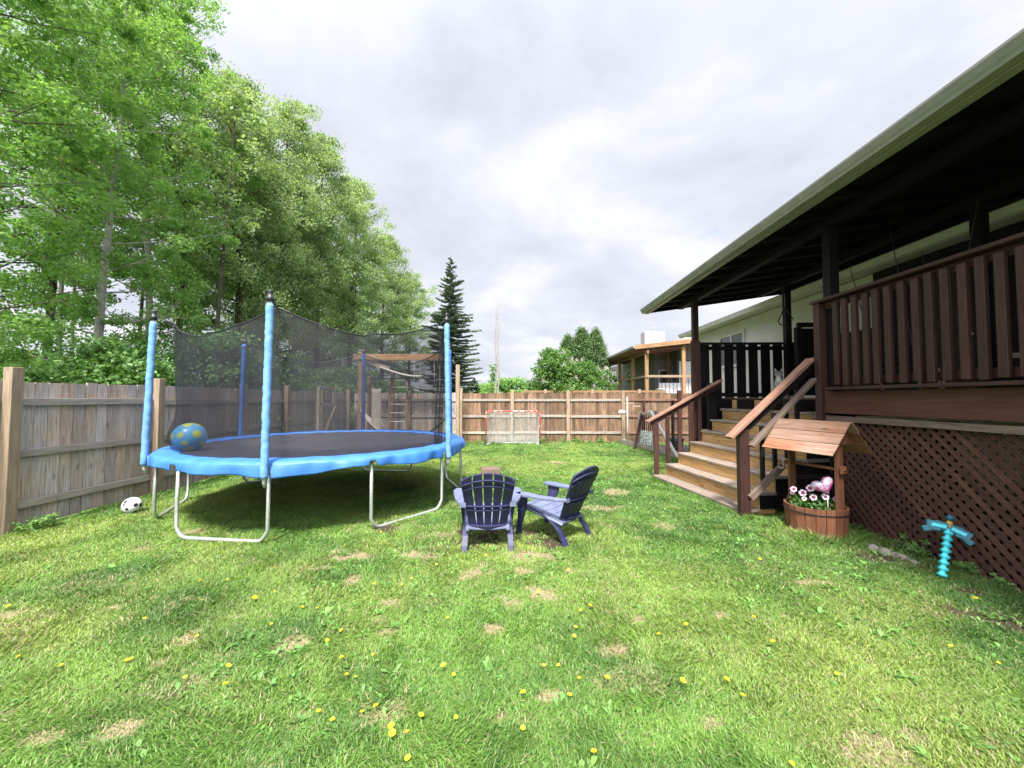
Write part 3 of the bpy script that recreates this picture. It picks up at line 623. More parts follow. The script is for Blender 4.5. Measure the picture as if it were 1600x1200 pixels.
for s_ in (-1, 1): mb.tube([(s_*.62, .55, .03), (s_*.62, .50, .6), (s_*.62, .30, 1.1), (s_*.62, 0, 1.175)], .012, 6)
mb.build('rear_frame', M['white_plastic'], gl)
mb = MB()
def gn(u, v):   # u across incl. the sides, v up
    q = u*2-1; x = q*1.15; side = max(0, abs(x)-.80)/.35; bx = max(-.80, min(.80, x)); y = .52-.30*max(0, v-.3)**1.5*1.6
    if side > 0: bx = math.copysign(.80+.12*side, x); y = y*(1-side)
    return Vector((bx, y*(1 if v < .95 else .6), .04+1.12*v-.05*math.sin(u*9.42)**2*v*(1-side)))
for i in range(0, 61): mb.tube([gn(i/60, j/10) for j in range(11)], .0045, 3, cap=False)
for j in range(0, 30): mb.tube([gn(i/30, j/29)-Vector((0, 0, .02*math.sin(i*.9)**2)) for i in range(31)], .0045, 3, cap=False)
mb.build('net', M['white_plastic'], gl)

# ------------------------------------------------------------------ playset behind the trampoline
ps = empty('climbing_frame', (-3.9, 13.0, 0), 0, 'tall timber play frame with ladder and ropes in the far left corner', 'play frame')
def pb(name, p0, p1, w_, h_, mt='cedar', up=(0, 1, 0)):
    mb = MB(); mb.beam(p0, p1, w_, h_, up); return mb.build(name, M[mt], ps, bevel=.004)
pb('post', (-1.53, 0, 0), (-1.53, 0, 3.2), .13, .13); pb('post', (1.80, 0, 0), (1.80, 0, 2.75), .13, .13, 'post_tan'); pb('post', (-1.53, .75, 0), (-1.53, .75, 2.4), .12, .12); pb('post', (-.62, .55, 0), (-.62, .55, 2.5), .12, .12)
pb('beam', (-1.75, -.09, 3.03), (1.26, -.09, 3.03), .05, .17, up=(0, 0, 1)); pb('beam', (-1.75, .09, 2.98), (1.26, .09, 2.98), .05, .14, up=(0, 0, 1))
pb('brace', (-1.5, .02, 2.93), (-.55, .02, 2.62), .04, .14, 'fence', up=(0, 0, 1)); pb('beam', (-1.5, .4, 2.30), (1.78, .4, 2.32), .04, .04, 'black', (0, 0, 1))
ld = empty('ladder', (0, 0, 0)); ld.parent = ps
for x in (-.52, .08): mb = MB(); mb.beam((x, -.16, 0), (x, .0, 2.18), .05, .05, (0, 1, 0)); mb.build('side_rail', M['post_tan'], ld)
for k in range(7): mb = MB(); z = .25+k*.29; mb.tube([(-.52, -.15+z*.07, z), (.08, -.15+z*.07, z)], .014, 6); mb.build('rung', M['white_plastic'], ld)
for x0, x1, z0 in ((.30, .30, 1.9), (.50, .50, 1.9), (.98, 1.0, 1.85), (1.35, 1.33, 1.85)):
    mb = MB(); mb.tube([(x0, 0, 2.95), (x1, 0, z0)], .008, 5); mb.build('rope', M['white_plastic'], ps)
for x in (.30, .98): mb = MB(); mb.tube([(x, 0, 1.9), (x+.2+.15*(x > .5), 0, 1.86)], .014, 6); mb.build('trapeze_bar', M['white_plastic'], ps)
mb = MB(); mb.tube([(1.18, 0, 2.95), (1.2, 0, .3)], .007, 5)
for k in range(7): mb.tube([(1.08, 0, .45+k*.3), (1.32, 0, .45+k*.3)], .014, 5)
mb.build('rope_ladder', M['white_plastic'], ps)
mb = MB(); mb.grid(lambda u, v: Vector((-1.05+.32*u+.1*v, -.25-.25*v, 1.95-1.75*v-.03*math.sin(u*3.14))), 5, 12); mb.build('slide_panel', M['rail_grey'], ps, solid=.03)
# striped hammock slung low between the posts
m, t, b = mat('striped_cloth', .8); A = N(t, 'ShaderNodeAttribute', attribute_name='gc'); tcn = N(t, 'ShaderNodeTexCoord'); wv = N(t, 'ShaderNodeTexWave', inp={'Scale': 5, 'Distortion': 0}); wv.bands_direction = 'Y'; t.links.new(tcn.outputs['Object'], wv.inputs['Vector'])
r_ = ramp(t, wv.outputs[0], [(.2, (.62, .60, .52)), (.45, (.40, .12, .13)), (.75, (.66, .62, .60))]); t.links.new(r_.outputs[0], b.inputs['Base Color'])
def hm(u, v): x = -5.36+3.2*u; q = math.sin(math.pi*u)**.6; return Vector((x, 12.75+(v-.5)*.9*q, 1.35-1.05*math.sin(math.pi*u)**.8-.10*math.sin(math.pi*v)*q))
mb = MB(); mb.grid(hm, 30, 10); o = mb.build('hammock', m, solid=.006); tag(o, 'striped cream and red cloth hammock slung low inside the play frame', 'hammock')
def hm2(u, v): return Vector((-4.55+1.35*u, 12.5+(v-.5)*.25, 2.62-.30*math.sin(u*1.7)+.03*math.sin(v*3.14)))
mb = MB(); mb.grid(hm2, 16, 5); o = mb.build('cloth_sling', m, solid=.03); tag(o, 'rolled striped cloth hanging high under the play frame beam', 'sling')
# ------------------------------------------------------------------ the house and its deck
DZ = 1.63; DX = 4.10
hs = empty('house', (7.2, 8, 0), 0, 'white sided bungalow behind the dark brown deck on the right', 'house')
HX = 7.2; HEND = 15.5
def H_(mb, name, mt, par=None, **k): return mb.build(name, M[mt], par or hs, shift=(-7.2, -8, 0), **k)
mb = MB(); z = 0.35
while z < 4.14:            # lap siding boards
    for (y0, y1) in ((-6, HEND),):
        h_ = .115
        mb.add([(HX-.012, y0, z), (HX-.012, y1, z), (HX-.002, y1, z+h_), (HX-.002, y0, z+h_), (HX+.004, y0, z), (HX+.004, y1, z)], [(0, 3, 2, 1), (0, 1, 5, 4)])
        mb.add([(HX, y1+.012, z), (HX+9, y1+.012, z), (HX+9, y1+.002, z+h_), (HX, y1+.002, z+h_)], [(0, 3, 2, 1)])
    z += .115
mb.box((HX+4.55, (HEND-6)/2, 2.2), (9.0, HEND+6-.02, 3.9)); H_(mb, 'wall', 'siding')
mb = MB(); mb.box((HX+4.5, (HEND-6)/2, .17), (9.02, HEND+6, .36)); H_(mb, 'foundation', 'stucco')
mb = MB(); mb.box((HX-.225, (HEND+.6-6)/2, 4.17), (.45, HEND+.6+6, .02)); mb.box((HX+4.5, HEND+.31, 4.17), (9.0, .58, .02)); H_(mb, 'soffit', 'white_trim')
gt = MB(); gt.add([(HX-.45, -6, 4.10), (HX-.45, HEND+.62, 4.10), (HX-.45, HEND+.62, 4.19), (HX-.45, -6, 4.19), (HX-.57, -6, 4.24), (HX-.57, HEND+.62, 4.24), (HX-.53, HEND+.62, 4.12), (HX-.53, -6, 4.12)], [(0, 1, 6, 7), (7, 6, 5, 4), (4, 5, 2, 3), (1, 2, 5, 6)]); H_(gt, 'gutter', 'white_trim', bevel=.01)
rf = MB(); rf.add([(HX-.55, -6, 4.26), (HX-.55, HEND+.65, 4.26), (HX+4.6, HEND+.65, 5.3), (HX+4.6, -6, 5.3), (HX+9.6, HEND+.65, 4.26), (HX+9.6, -6, 4.26), (HX-.55, -6, 4.21), (HX-.55, HEND+.65, 4.21), (HX+9.6, HEND+.65, 4.21), (HX+9.6, -6, 4.21)], [(0, 3, 2, 1), (3, 5, 4, 2), (0, 1, 7, 6), (4, 5, 9, 8), (1, 2, 4, 8, 7), (0, 6, 9, 5, 3), (6, 7, 8, 9)]); H_(rf, 'roof', 'shingle')
def window(y0, y1, z0, z1, n=2):
    fr = MB(); x = HX-.03; w_ = .09
    for (a, b_, c, d) in ((y0, y1, z1, z1+w_), (y0, y1, z0-w_, z0)): fr.box((x, (a+b_)/2, (c+d)/2), (.07, b_-a+2*w_, d-c))
    for y in (y0-w_/2, y1+w_/2): fr.box((x, y, (z0+z1)/2), (.066, w_, z1-z0))
    for k in range(1, n): fr.box((x, y0+(y1-y0)*k/n, (z0+z1)/2), (.06, .09, z1-z0))
    f = H_(fr, 'window', 'white_trim', bevel=.004)
    p = MB(); p.box((HX-.02, (y0+y1)/2, (z0+z1)/2), (.02, y1-y0, z1-z0)); o = p.build('pane', M['glass'], f, shift=(-7.2, -8, 0))
window(12.4, 13.75, 2.75, 3.72); window(3.4, 5.0, 2.5, 3.5, 3)
mb = MB(); mb.box((HX-.04, 6.5, DZ+1.04), (.05, .92, 2.05)); d_ = H_(mb, 'door', 'stain', bevel=.004); mb = MB(); mb.ball((HX-.10, 6.15, DZ+1.0), .03); mb.build('handle', M['galv'], d_, shift=(-7.2, -8, 0))
# black sliding-door panel further along the deck
mb = MB(); mb.box((HX-.04, 1.9, DZ+1.05), (.05, 2.0, 2.1)); H_(mb, 'patio_door', 'glass', bevel=.003)

mb = MB(); z = DZ  # near-black boards added over the siding to paint in the porch's shade
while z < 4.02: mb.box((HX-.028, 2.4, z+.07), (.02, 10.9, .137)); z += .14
mb.box((HX-.028, 8.6, (DZ+3.05)/2), (.02, 1.45, 3.05-DZ)); H_(mb, 'shade_cladding', 'stain_deep')
# --- deck
dk = empty('deck', (DX, 5.3, 0), 0, 'raised dark brown timber deck with railing and lattice skirt', 'deck')
def D_(mb, name, mt, par=None, **k): return mb.build(name, M[mt], par or dk, shift=(-DX, -5.3, 0), **k)
mb = MB(); y = -2.4
while y < 9.2:
    x0 = DX+.06 if y < 5.2 else 4.78
    mb.box(((x0+HX-.06)/2, y+.07, DZ-.02), (HX-.06-x0, .134, .036)); y += .14
D_(mb, 'decking', 'tread', bevel=.003)
mb = MB(); mb.box((DX+.02, (5.25-2.4)/2, 1.565), (.045, 5.25+2.4, .29)); D_(mb, 'fascia_board', 'fascia', bevel=.004)
mb = MB(); mb.box((4.80, 7.2, 1.50), (.045, 3.95, .24)); D_(mb, 'fascia_board', 'stain', bevel=.004)
mb = MB(); mb.box((4.43, 5.275, 1.5), (.70, .045, .24)); D_(mb, 'fascia_board', 'stain', bevel=.004)
mb = MB()
for y in np.arange(-2, 9, .8): mb.box((5.6, y, 1.50), (2.7, .04, .18))
D_(mb, 'joist', 'stain_deep')
for (x, y) in ((4.3, 5.15), (4.3, 2.0), (4.95, 9.0), (6.4, 9.0)):
    mb = MB(); mb.beam((x, y, 0), (x, y, 1.4), .13, .13, (0, 1, 0)); D_(mb, 'support_post', 'stain_deep')
# front railing, along the lawn
mb = MB(); mb.box((DX+.0, (5.38-2.4)/2, 2.93), (.15, 5.38+2.4, .038)); D_(mb, 'top_rail', 'stain', bevel=.005)
mb = MB(); mb.box((DX+.04, (5.25-2.4)/2, 2.86), (.038, 5.2+2.4, .088)); D_(mb, 'rail_board', 'stain', bevel=.003)
mb = MB(); mb.box((DX-.02, (5.16-2.4)/2, 1.745), (.14, 5.1+2.4, .036)); D_(mb, 'bottom_rail', 'stain', bevel=.004)
mb = MB(); mb.box((DX+.05, (5.16-2.4)/2, 1.84), (.038, 5.1+2.4, .088)); D_(mb, 'bottom_rail', 'stain', bevel=.004)
y = 5.02; k = 0
while y > -1.5:
    mb = MB(); mb.box((DX-.012+random.uniform(-.006, .006), y, 2.325), (.04, .072, 1.085+random.uniform(-.02, .01))); D_(mb, 'baluster', 'stain', bevel=.004); y -= .143+random.uniform(-.006, .006)
for (y, z1) in ((5.30, 2.91), (3.02, 2.91)):
    mb = MB(); mb.beam((DX-.0, y, 1.28 if y > 5 else 1.72), (DX-.0, y, z1), .10, .10, (0, 1, 0)); D_(mb, 'rail_post', 'stain', bevel=.005)
# privacy screen at the far end, wide planks with gaps, lower ends following the steps
sc_ = empty('privacy_screen'); sc_.parent = dk
SY = 9.2
for i in range(8):
    x0 = 4.27+i*.284; x1 = x0+.208; xm = (x0+x1)/2
    zb = .75+(xm-4.2)*.80 if xm < 5.25 else 1.62
    mb = MB(); mb.beam((xm, SY-.05, zb), (xm+random.uniform(-.004, .004), SY-.05, 2.88), .208, .028, (0, 1, 0)); D_(mb, 'plank', 'stain_deep', sc_, bevel=.003)
mb = MB(); mb.box((5.38, SY-.08, 2.905), (2.35, .14, .04)); mb.box((5.38, SY-.01, 2.80), (2.3, .04, .09)); mb.box((5.38, SY-.01, 1.70), (2.3, .04, .09)); D_(mb, 'rail', 'stain_deep', sc_, bevel=.003)
# inner dark slatted gate beside the house
for i in range(5):
    x = 5.76+i*.14; mb = MB(); mb.beam((x, 7.9, DZ+.08), (x, 7.9, 3.02), .07, .035, (0, 1, 0)); D_(mb, 'gate_slat', 'stain_deep', sc_)
mb = MB(); mb.box((6.06, 7.97, 2.4), (.74, .02, 1.3)); D_(mb, 'gate_board', 'stain_deep', sc_); mb = MB(); mb.box((6.06, 7.94, 1.72), (.78, .04, .09)); D_(mb, 'gate_rail', 'stain_deep', sc_); mb = MB(); mb.box((6.06, 7.9, 3.11), (.80, .06, .09)); D_(mb, 'gate_rail', 'stain_deep', sc_)
mb = MB(); mb.beam((5.67, 7.9, DZ), (5.67, 7.9, 3.06), .1, .1, (0, 1, 0)); D_(mb, 'gate_post', 'stain_deep', sc_)
# lattice skirt
lt = MB(); X0 = DX+.07; ya, yb, zt = -1.6, 5.05, 1.32
def lat(sign, x, w_=.044, pitch=.108):
    c = ya-zt
    while c < yb+zt:
        # strip: z goes 0..zt while y runs from c to c+sign*zt
        p0 = [c, 0.0]; p1 = [c+sign*zt*1.0, zt]
        pts = []
        (y0, z0), (y1, z1) = p0, p1
        def clip(t): return y0+(y1-y0)*t, z0+(z1-z0)*t
        t0, t1 = 0., 1.
        for lo, hi in ((ya, yb),):
            if abs(y1-y0) > 1e-9:
                a_, b_ = (lo-y0)/(y1-y0), (hi-y0)/(y1-y0)
                if a_ > b_: a_, b_ = b_, a_
                t0, t1 = max(t0, a_), min(t1, b_)
        if t1-t0 > .03:
            q0, q1 = clip(t0), clip(t1); lt.beam((x, q0[0], q0[1]), (x, q1[0], q1[1]), w_, .0085, (1, 0, 0))
        c += pitch
lat(1, X0-.0095); lat(-1, X0)
lt_o = D_(lt, 'lattice_panel', 'lattice')
mb = MB(); mb.box((X0-.035, (ya+yb+.45)/2, 1.352), (.045, yb-ya+.45, .07)); D_(mb, 'lattice_trim', 'midbrown', lt_o, bevel=.003)
mb = MB(); mb.beam((X0-.04, 3.19, .95), (X0-.04, 3.19, 1.31), .05, .03, (0, 1, 0)); D_(mb, 'lattice_trim', 'cedar', lt_o)
mb = MB(); mb.box((X0-.0, 5.07, .66), (.05, .05, 1.30)); D_(mb, 'lattice_trim', 'stain', lt_o)
mb = MB(); mb.box((5.0, 5.25, .66), (1.7, .03, 1.3)); D_(mb, 'end_board', 'stain_deep')

# --- stairs
sa = R(8.5); OX, OY = 2.69, 7.85
stp = empty('staircase', (OX, OY, 0), sa, 'wide wooden steps with amber risers and worn dark treads up to the deck', 'stairs')
# local frame: +x up the flight, -y across towards the camera
W_ = 2.47; RUN = .26; RISE = .22
for i in range(7):
    z = .08+i*RISE; x = i*RUN; yl = .0 if i < 4 else .05*(i-3)+.0
    mb = MB(); mb.box((x+.135+.0, (-W_+yl)/2, z-.02), (RUN+.045, W_+yl-(.02*i), .038)); mb2 = MB()
    mb.build('tread', M['tread'], stp, bevel=.005)
    r0 = z; r1 = z+RISE-.04
    mb2.box((x+RUN+.012, (-W_+yl)/2, (r0+r1)/2), (.022, W_+yl-.02-.02*i, r1-r0-.004)); mb2.build('riser', M['riser'], stp, bevel=.002)
mb = MB(); mb.box((.01, -W_/2, .02), (.03, W_, .07)); mb.box((.3, -W_/2, .02), (.5, W_-.1, .07)); mb.build('base_board', M['riser'], stp)
for i in range(7):
    mb = MB(); mb.box((i*RUN+.305+(1.95-i*RUN-.30)/2, -W_+.045+.02*i, .08+i*RISE+.085), (1.95-i*RUN-.30, .03, .165)); mb.build('side_board', M['stain_deep'], stp)
# handrails built in world axes
def S_(name): e = empty(name); e.parent = stp; return e
inv = (Matrix.Translation((OX, OY, 0)) @ Matrix.Rotation(sa, 4, 'Z')).inverted()
def S2(mb, name, mt, par=None, **k):
    o = mb.build(name, M[mt], par or stp, **k); o.data.transform(inv); return o
lr = S_('left_railing'); lr.name = 'railing'
mb = MB(); mb.beam((2.58, 7.88, 1.135), (4.16, 8.02, 1.985), .13, .04, (0, 0, 1)); S2(mb, 'handrail', 'handrail', lr, bevel=.006)
mb = MB(); mb.beam((2.66, 7.90, 1.10), (4.16, 8.04, 1.91), .04, .11, (0, 0, 1)); S2(mb, 'rail_board', 'stain', lr, bevel=.004)
for i, (x, zb, w_) in enumerate(((2.78, 0.0, .09), (3.02, .0, .07), (3.27, .0, .07), (3.52, .20, .10), (3.70, .30, .06))):
    y = 7.90+(x-2.66)*.093; mb = MB(); mb.beam((x, y, zb), (x, y, 1.05+(x-2.60)*.54), w_, .05, (0, 1, 0)); S2(mb, 'baluster', 'stain', lr, bevel=.004)
for (x, zb, w_, mt) in ((3.70, .76, .19, 'stain'), (4.02, .95, .18, 'stain_deep')):
    mb = MB(); mb.beam((x, 8.13, zb), (x, 8.13, 2.82 if x < 3.8 else 1.93), w_, .05, (0, 1, 0)); S2(mb, 'newel_board', mt, lr, bevel=.004)
rr_ = S_('right_railing'); rr_.name = 'railing'
mb = MB(); mb.beam((2.84, 5.30, 1.08), (4.06, 5.42, 2.165), .14, .042, (0, 0, 1)); S2(mb, 'handrail', 'handrail', rr_, bevel=.006)
mb = MB(); mb.beam((2.98, 5.33, 1.11), (4.04, 5.44, 2.045), .035, .11, (0, 0, 1)); S2(mb, 'rail_board', 'stain_deep', rr_, bevel=.003)
mb = MB(); mb.beam((3.12, 5.27, .97), (4.05, 5.36, 1.88), .10, .04, (0, 0, 1)); S2(mb, 'lower_rail', 'midbrown', rr_, bevel=.004)
mb = MB(); mb.beam((3.06, 5.36, -.02), (3.06, 5.36, 1.20), .13, .10, (0, 1, 0)); S2(mb, 'newel_post', 'stain', rr_, bevel=.006)
mb = MB(); mb.beam((3.11, 5.30, .27), (3.58, 5.34, .70), .05, .085, (0, 0, 1)); S2(mb, 'lower_rail', 'midbrown', rr_, bevel=.004)
for i, x in enumerate((3.34, 3.52, 3.70, 3.86)):
    y = 5.36+(x-3.0)*.09; mb = MB(); mb.beam((x, y, .36+(x-3.2)*.85), (x, y, 1.10+(x-3.2)*.98), .05, .04, (0, 1, 0)); S2(mb, 'baluster', 'stain_deep', rr_, bevel=.003)

# --- porch roof over the deck: slopes up from the lawn side to the house
pr_ = empty('porch_roof', (DX, 5.3, 0), 0, 'dark timber porch roof with pale green gutter over the deck', 'porch roof')
def P_(mb, name, mt, par=None, **k): return mb.build(name, M[mt], par or pr_, shift=(-DX, -5.3, 0), **k)
GX, GZ, RE = 3.50, 4.025, 10.72; sl_ = .138; Y0 = -2.4
def rz_(x): return GZ+.05+(x-GX)*sl_
mb = MB(); x1 = 8.2
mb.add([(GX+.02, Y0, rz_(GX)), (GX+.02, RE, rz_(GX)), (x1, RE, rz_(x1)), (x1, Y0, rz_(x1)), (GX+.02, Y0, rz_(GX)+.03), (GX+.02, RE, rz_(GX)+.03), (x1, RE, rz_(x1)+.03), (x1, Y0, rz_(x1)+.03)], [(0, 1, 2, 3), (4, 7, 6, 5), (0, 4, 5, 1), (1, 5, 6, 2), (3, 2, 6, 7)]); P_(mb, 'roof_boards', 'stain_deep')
mb = MB(); mb.add([(GX-.06, Y0, rz_(GX)+.034), (GX-.06, RE+.05, rz_(GX)+.034), (x1, RE+.05, rz_(x1)+.044), (x1, Y0, rz_(x1)+.044), (GX-.06, Y0, rz_(GX)+.048), (GX-.06, RE+.05, rz_(GX)+.048), (x1, RE+.05, rz_(x1)+.06), (x1, Y0, rz_(x1)+.06)], [(0, 1, 2, 3), (4, 7, 6, 5), (0, 4, 5, 1), (1, 5, 6, 2)]); P_(mb, 'shingles', 'shingle')
# gutter: K profile
prof = [(0.0, .085), (0.0, -.045), (-.075, -.045), (-.085, -.02), (-.10, .0), (-.115, .03), (-.125, .05), (-.125, .07), (-.112, .07)]
mb = MB(); vs = []
for y in (Y0, RE+.02):
    for (a, b_) in prof: vs.append((GX+a, y, GZ+b_))
n = len(prof); mb.add(vs, [(i, i+1, i+1+n, i+n) for i in range(n-1)]+[tuple(range(n, 2*n))]); P_(mb, 'gutter', 'gutter', solid=.004)
mb = MB(); mb.box((GX+.05, (RE+Y0)/2, GZ-.055), (.09, RE-Y0, .016)); P_(mb, 'eave_soffit', 'gutter'); mb = MB(); mb.box((GX+.02, (RE+Y0)/2, GZ-.012), (.03, RE-Y0, .06)); P_(mb, 'fascia_board', 'stain_deep')
y = Y0+.3
while y < RE:
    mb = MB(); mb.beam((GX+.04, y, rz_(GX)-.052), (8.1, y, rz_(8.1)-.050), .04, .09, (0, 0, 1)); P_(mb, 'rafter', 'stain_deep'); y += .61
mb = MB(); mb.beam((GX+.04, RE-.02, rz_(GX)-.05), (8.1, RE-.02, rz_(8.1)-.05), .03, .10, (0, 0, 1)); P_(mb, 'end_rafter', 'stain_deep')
for (x, ye) in ((4.22, 10.1), (6.17, 9.95)):
    mb = MB(); zt_ = rz_(x)-.10; mb.box((x, (ye+Y0)/2, zt_-.065), (.13, ye-Y0, .13)); P_(mb, 'beam', 'stain_deep', bevel=.004)
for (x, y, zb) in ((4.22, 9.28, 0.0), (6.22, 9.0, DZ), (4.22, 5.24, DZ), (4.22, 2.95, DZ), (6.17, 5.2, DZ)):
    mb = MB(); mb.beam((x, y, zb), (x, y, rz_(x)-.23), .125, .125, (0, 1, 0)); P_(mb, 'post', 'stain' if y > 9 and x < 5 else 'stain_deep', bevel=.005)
for y in (0.6, 3.7, 6.8, 9.9): mb = MB(); mb.add([(GX+a, y+d, GZ+b_) for d in (0, .035) for (a, b_) in [(p[0]-.003 if p[0] < -.05 else p[0], p[1]-.003) for p in prof[1:8]]], [(i, i+1, i+8, i+7) for i in range(6)]); P_(mb, 'gutter_joint', 'gutter', solid=.003)
# hanging triangle at the far side of the porch
tg = empty('hanging_triangle', (5.98, 8.72, 0), 0, 'small black metal triangle hanging beneath the porch roof', 'wind chime')
mb = MB(); mb.tube([(0, 0, 4.0), (.01, 0, 3.66)], .003, 4); mb.build('cord', M['white_plastic'], tg)
mb = MB(); mb.tube([(.0, 0, 3.66), (-.15, 0, 3.36), (-.12, 0, 3.28), (.02, 0, 3.24), (.06, 0, 3.20)], .012, 6); mb.tube([(0, 0, 3.66), (.18, 0, 3.40)], .012, 6); mb.tube([(.06, 0, 3.20), (.10, 0, 3.19), (.12, 0, 3.23)], .012, 6); mb.build('bar', M['black'], tg)
# fishing rods propped against the railing
rods = [((4.62, 4.95, DZ), (4.40, 5.25, 3.78), 'leftmost'), ((4.62, 4.50, DZ), (4.42, 4.62, 3.75), 'second from the left'), ((4.62, 4.30, DZ), (4.45, 4.28, 3.25), 'short third one from the left'), ((4.62, 4.30, DZ), (4.42, 3.72, 3.55), 'rightmost, leaning right')]
for i, (p0, p1, wh) in enumerate(rods):
    r0 = empty('fishing_rod', p0, 0, 'thin fishing rod propped behind the deck railing, '+wh, 'fishing rod', 'fishing rods behind the deck railing'); d = Vector(p1)-Vector(p0)
    mb = MB(); mb.tube([(0, 0, 0), d*.35, d], [.012, .007, .003], 6); mb.build('pole', M['black'], r0)
    mb = MB(); mb.tube([(0, 0, 0), d*.2], .016, 6); mb.build('grip', M['post_tan'], r0)
# things stored on the deck
o_ = empty('barbecue', (6.3, 3.6, DZ), 0, 'dark covered barbecue standing on the deck behind the railing', 'barbecue')
mb = MB(); mb.box((0, 0, .62), (.5, 1.0, .3)); mb.build('firebox', M['black'], o_, bevel=.03)
mb = MB(); mb.grid(lambda u, v: Vector((-.25*math.cos(3.1416*u), (v-.5)*1.0, .78+.22*math.sin(3.1416*u))), 14, 4); mb.build('lid', M['black'], o_, solid=.01)
for (x, y) in ((-.2, -.42), (.2, -.42), (-.2, .42), (.2, .42)): mb = MB(); mb.tube([(x, y, 0), (x, y, .5)], .018, 6); mb.build('leg', M['galv'], o_)
bn = empty('bench', (5.2, 3.2, DZ), 0, 'low grey bench on the deck seen between the balusters', 'bench')
mb = MB(); mb.box((0, 0, .42), (.4, 1.7, .05)); mb.build('seat', M['rail_grey'], bn, bevel=.004)
for y in (-.7, .7): mb = MB(); mb.box((0, y, .2), (.34, .06, .39)); mb.build('leg', M['stain'], bn)

# ------------------------------------------------------------------ wishing-well planter
WC = Vector((3.58, 4.78, 0)); wl = empty('wishing_well_planter', WC, 0, 'wooden wishing well planter with shingled board roof beside the steps', 'planter')
wl.rotation_euler = (0, 0, R(-72))     # local x runs from the left post to the right post
BR = .315
for k in range(20):
    a0, a1 = 2*math.pi*(k+.03)/20, 2*math.pi*(k+.97)/20; vs = []
    mb = MB(); top = .335+random.uniform(-.006, .006)
    for (r0, z) in ((BR*.93, -.02), (BR*.93-.022, -.02), (BR-.022, top), (BR, top)):
        for a in (a0, a1): vs.append((math.cos(a)*r0, math.sin(a)*r0*1.0, z))
    gc = [(p[2]+k*3.1, math.atan2(p[1], p[0])*.3, 0) for p in vs]
    mb.add(vs, [(0, 1, 3, 2), (2, 3, 5, 4), (4, 5, 7, 6), (6, 7, 1, 0), (0, 2, 4, 6), (1, 7, 5, 3)], gc); mb.build('stave', M['well'], wl)
mb = MB(); mb.tube([(math.cos(R(a))*(BR*.99+.004), math.sin(R(a))*(BR*.99+.004), .282) for a in range(0, 361, 10)], .009, 6, cap=False, ell=.5); mb.build('hoop', M['black'], wl)
mb = MB(); mb.grid(lambda u, v: Vector((math.cos(6.283*u)*.29*v, math.sin(6.283*u)*.29*v, .27+.015*math.sin(u*40)*v)), 24, 6, wrap=True); mb.build('soil', gm, wl)
for sx in (-1, 1): mb = MB(); mb.beam((sx*.275, 0, .0), (sx*.275, 0, 1.16), .03, .105, (0, 1, 0)); mb.build('post', M['well'], wl, bevel=.003)
# crank and windlass
mb = MB(); mb.tube([(-.36, 0, .80), (.34, 0, .80)], .02, 8); mb.build('windlass', M['well'], wl)
mb = MB(); mb.tube([(-.34, 0, .80), (-.38, 0, .80), (-.385, .0, .70), (-.45, .0, .70)], .014, 6); mb.build('crank', M['rail_grey'], wl)
mb = MB(); mb.box((.32, 0, .80), (.025, .085, .085)); o = mb.build('end_plate', M['well'], wl, bevel=.004)
# roof: ridge along local x, boards along the ridge on each slope
for sy in (-1, 1):
    r_e = empty('roof_slope'); r_e.parent = wl
    for k in range(3):
        q0, q1 = k/3, (k+1)/3; A0 = Vector((0, sy*(.01+.30*q0), 1.345-.34*q0-.006*k)); A1 = Vector((0, sy*(.01+.30*(q1+.03)), 1.345-.34*(q1+.03)-.006*k+.004))
        c = (A0+A1)/2; d = (A1-A0); nrm = d.cross(Vector((1, 0, 0))).normalized()
        mb = MB(); mb.beam(c+Vector((-.42, 0, 0)), c+Vector((.42, 0, 0)), d.length, .014, tuple(nrm)); mb.build('board', M['wellroof'], r_e, bevel=.002)
for sx in (-1, 1):
    mb = MB(); x = sx*.30; mb.add([(x-.01, -.22, 1.09), (x-.01, .22, 1.09), (x-.01, 0, 1.315), (x+.01, -.22, 1.09), (x+.01, .22, 1.09), (x+.01, 0, 1.315)], [(0, 2, 1), (3, 4, 5), (0, 1, 4, 3), (1, 2, 5, 4), (2, 0, 3, 5)]); mb.build('gable_board', M['well'], wl)
# flowers planted in the well
M['leaf'] = leafmat('flower_leaf', [(.03, .09, .02), (.08, .18, .04), (.12, .24, .06)])
m, t, b = mat('pink_petal', .6); A = N(t, 'ShaderNodeAttribute', attribute_name='var'); r_ = ramp(t, A.outputs['Fac'], [(0, (.25, .01, .10)), (.4, (.35, .02, .16)), (.45, (.72, .42, .58)), (1, (.85, .68, .76))]); t.links.new(r_.outputs[0], b.inputs['Base Color']); M['pink'] = m
fls = [(-.12, -.18, .50, .036), (-.04, -.14, .47, .042), (-.03, -.03, .52, .044), (.07, -.12, .44, .038), (.10, .02, .45, .036), (.16, -.05, .46, .034), (.18, .08, .43, .03), (-.2, -.1, .43, .024), (.02, -.2, .42, .024)]
pl_ = empty('flowering_plant', WC, R(-72), 'leafy plant with pink and white open flowers growing in the well planter', 'plant')
mb = MB(); rr2 = random.Random(4)
for k in range(420):
    a = rr2.random()*6.28; r0 = .28*rr2.random()**.5; c = Vector((math.cos(a)*r0, math.sin(a)*r0, .30+rr2.random()*.13*(1-r0))); d = Vector((rr2.gauss(0, 1), rr2.gauss(0, 1), rr2.random()*.8)).normalized(); s_ = d.cross(Vector((rr2.gauss(0, 1), rr2.gauss(0, 1), 1))).normalized(); L = .028+.03*rr2.random()
    mb.add([c, c+d*L*.5+s_*L*.3, c+d*L, c+d*L*.5-s_*L*.3], [(0, 1, 2, 3)], var=rr2.random())
mb.build('foliage', M['leaf'], pl_)
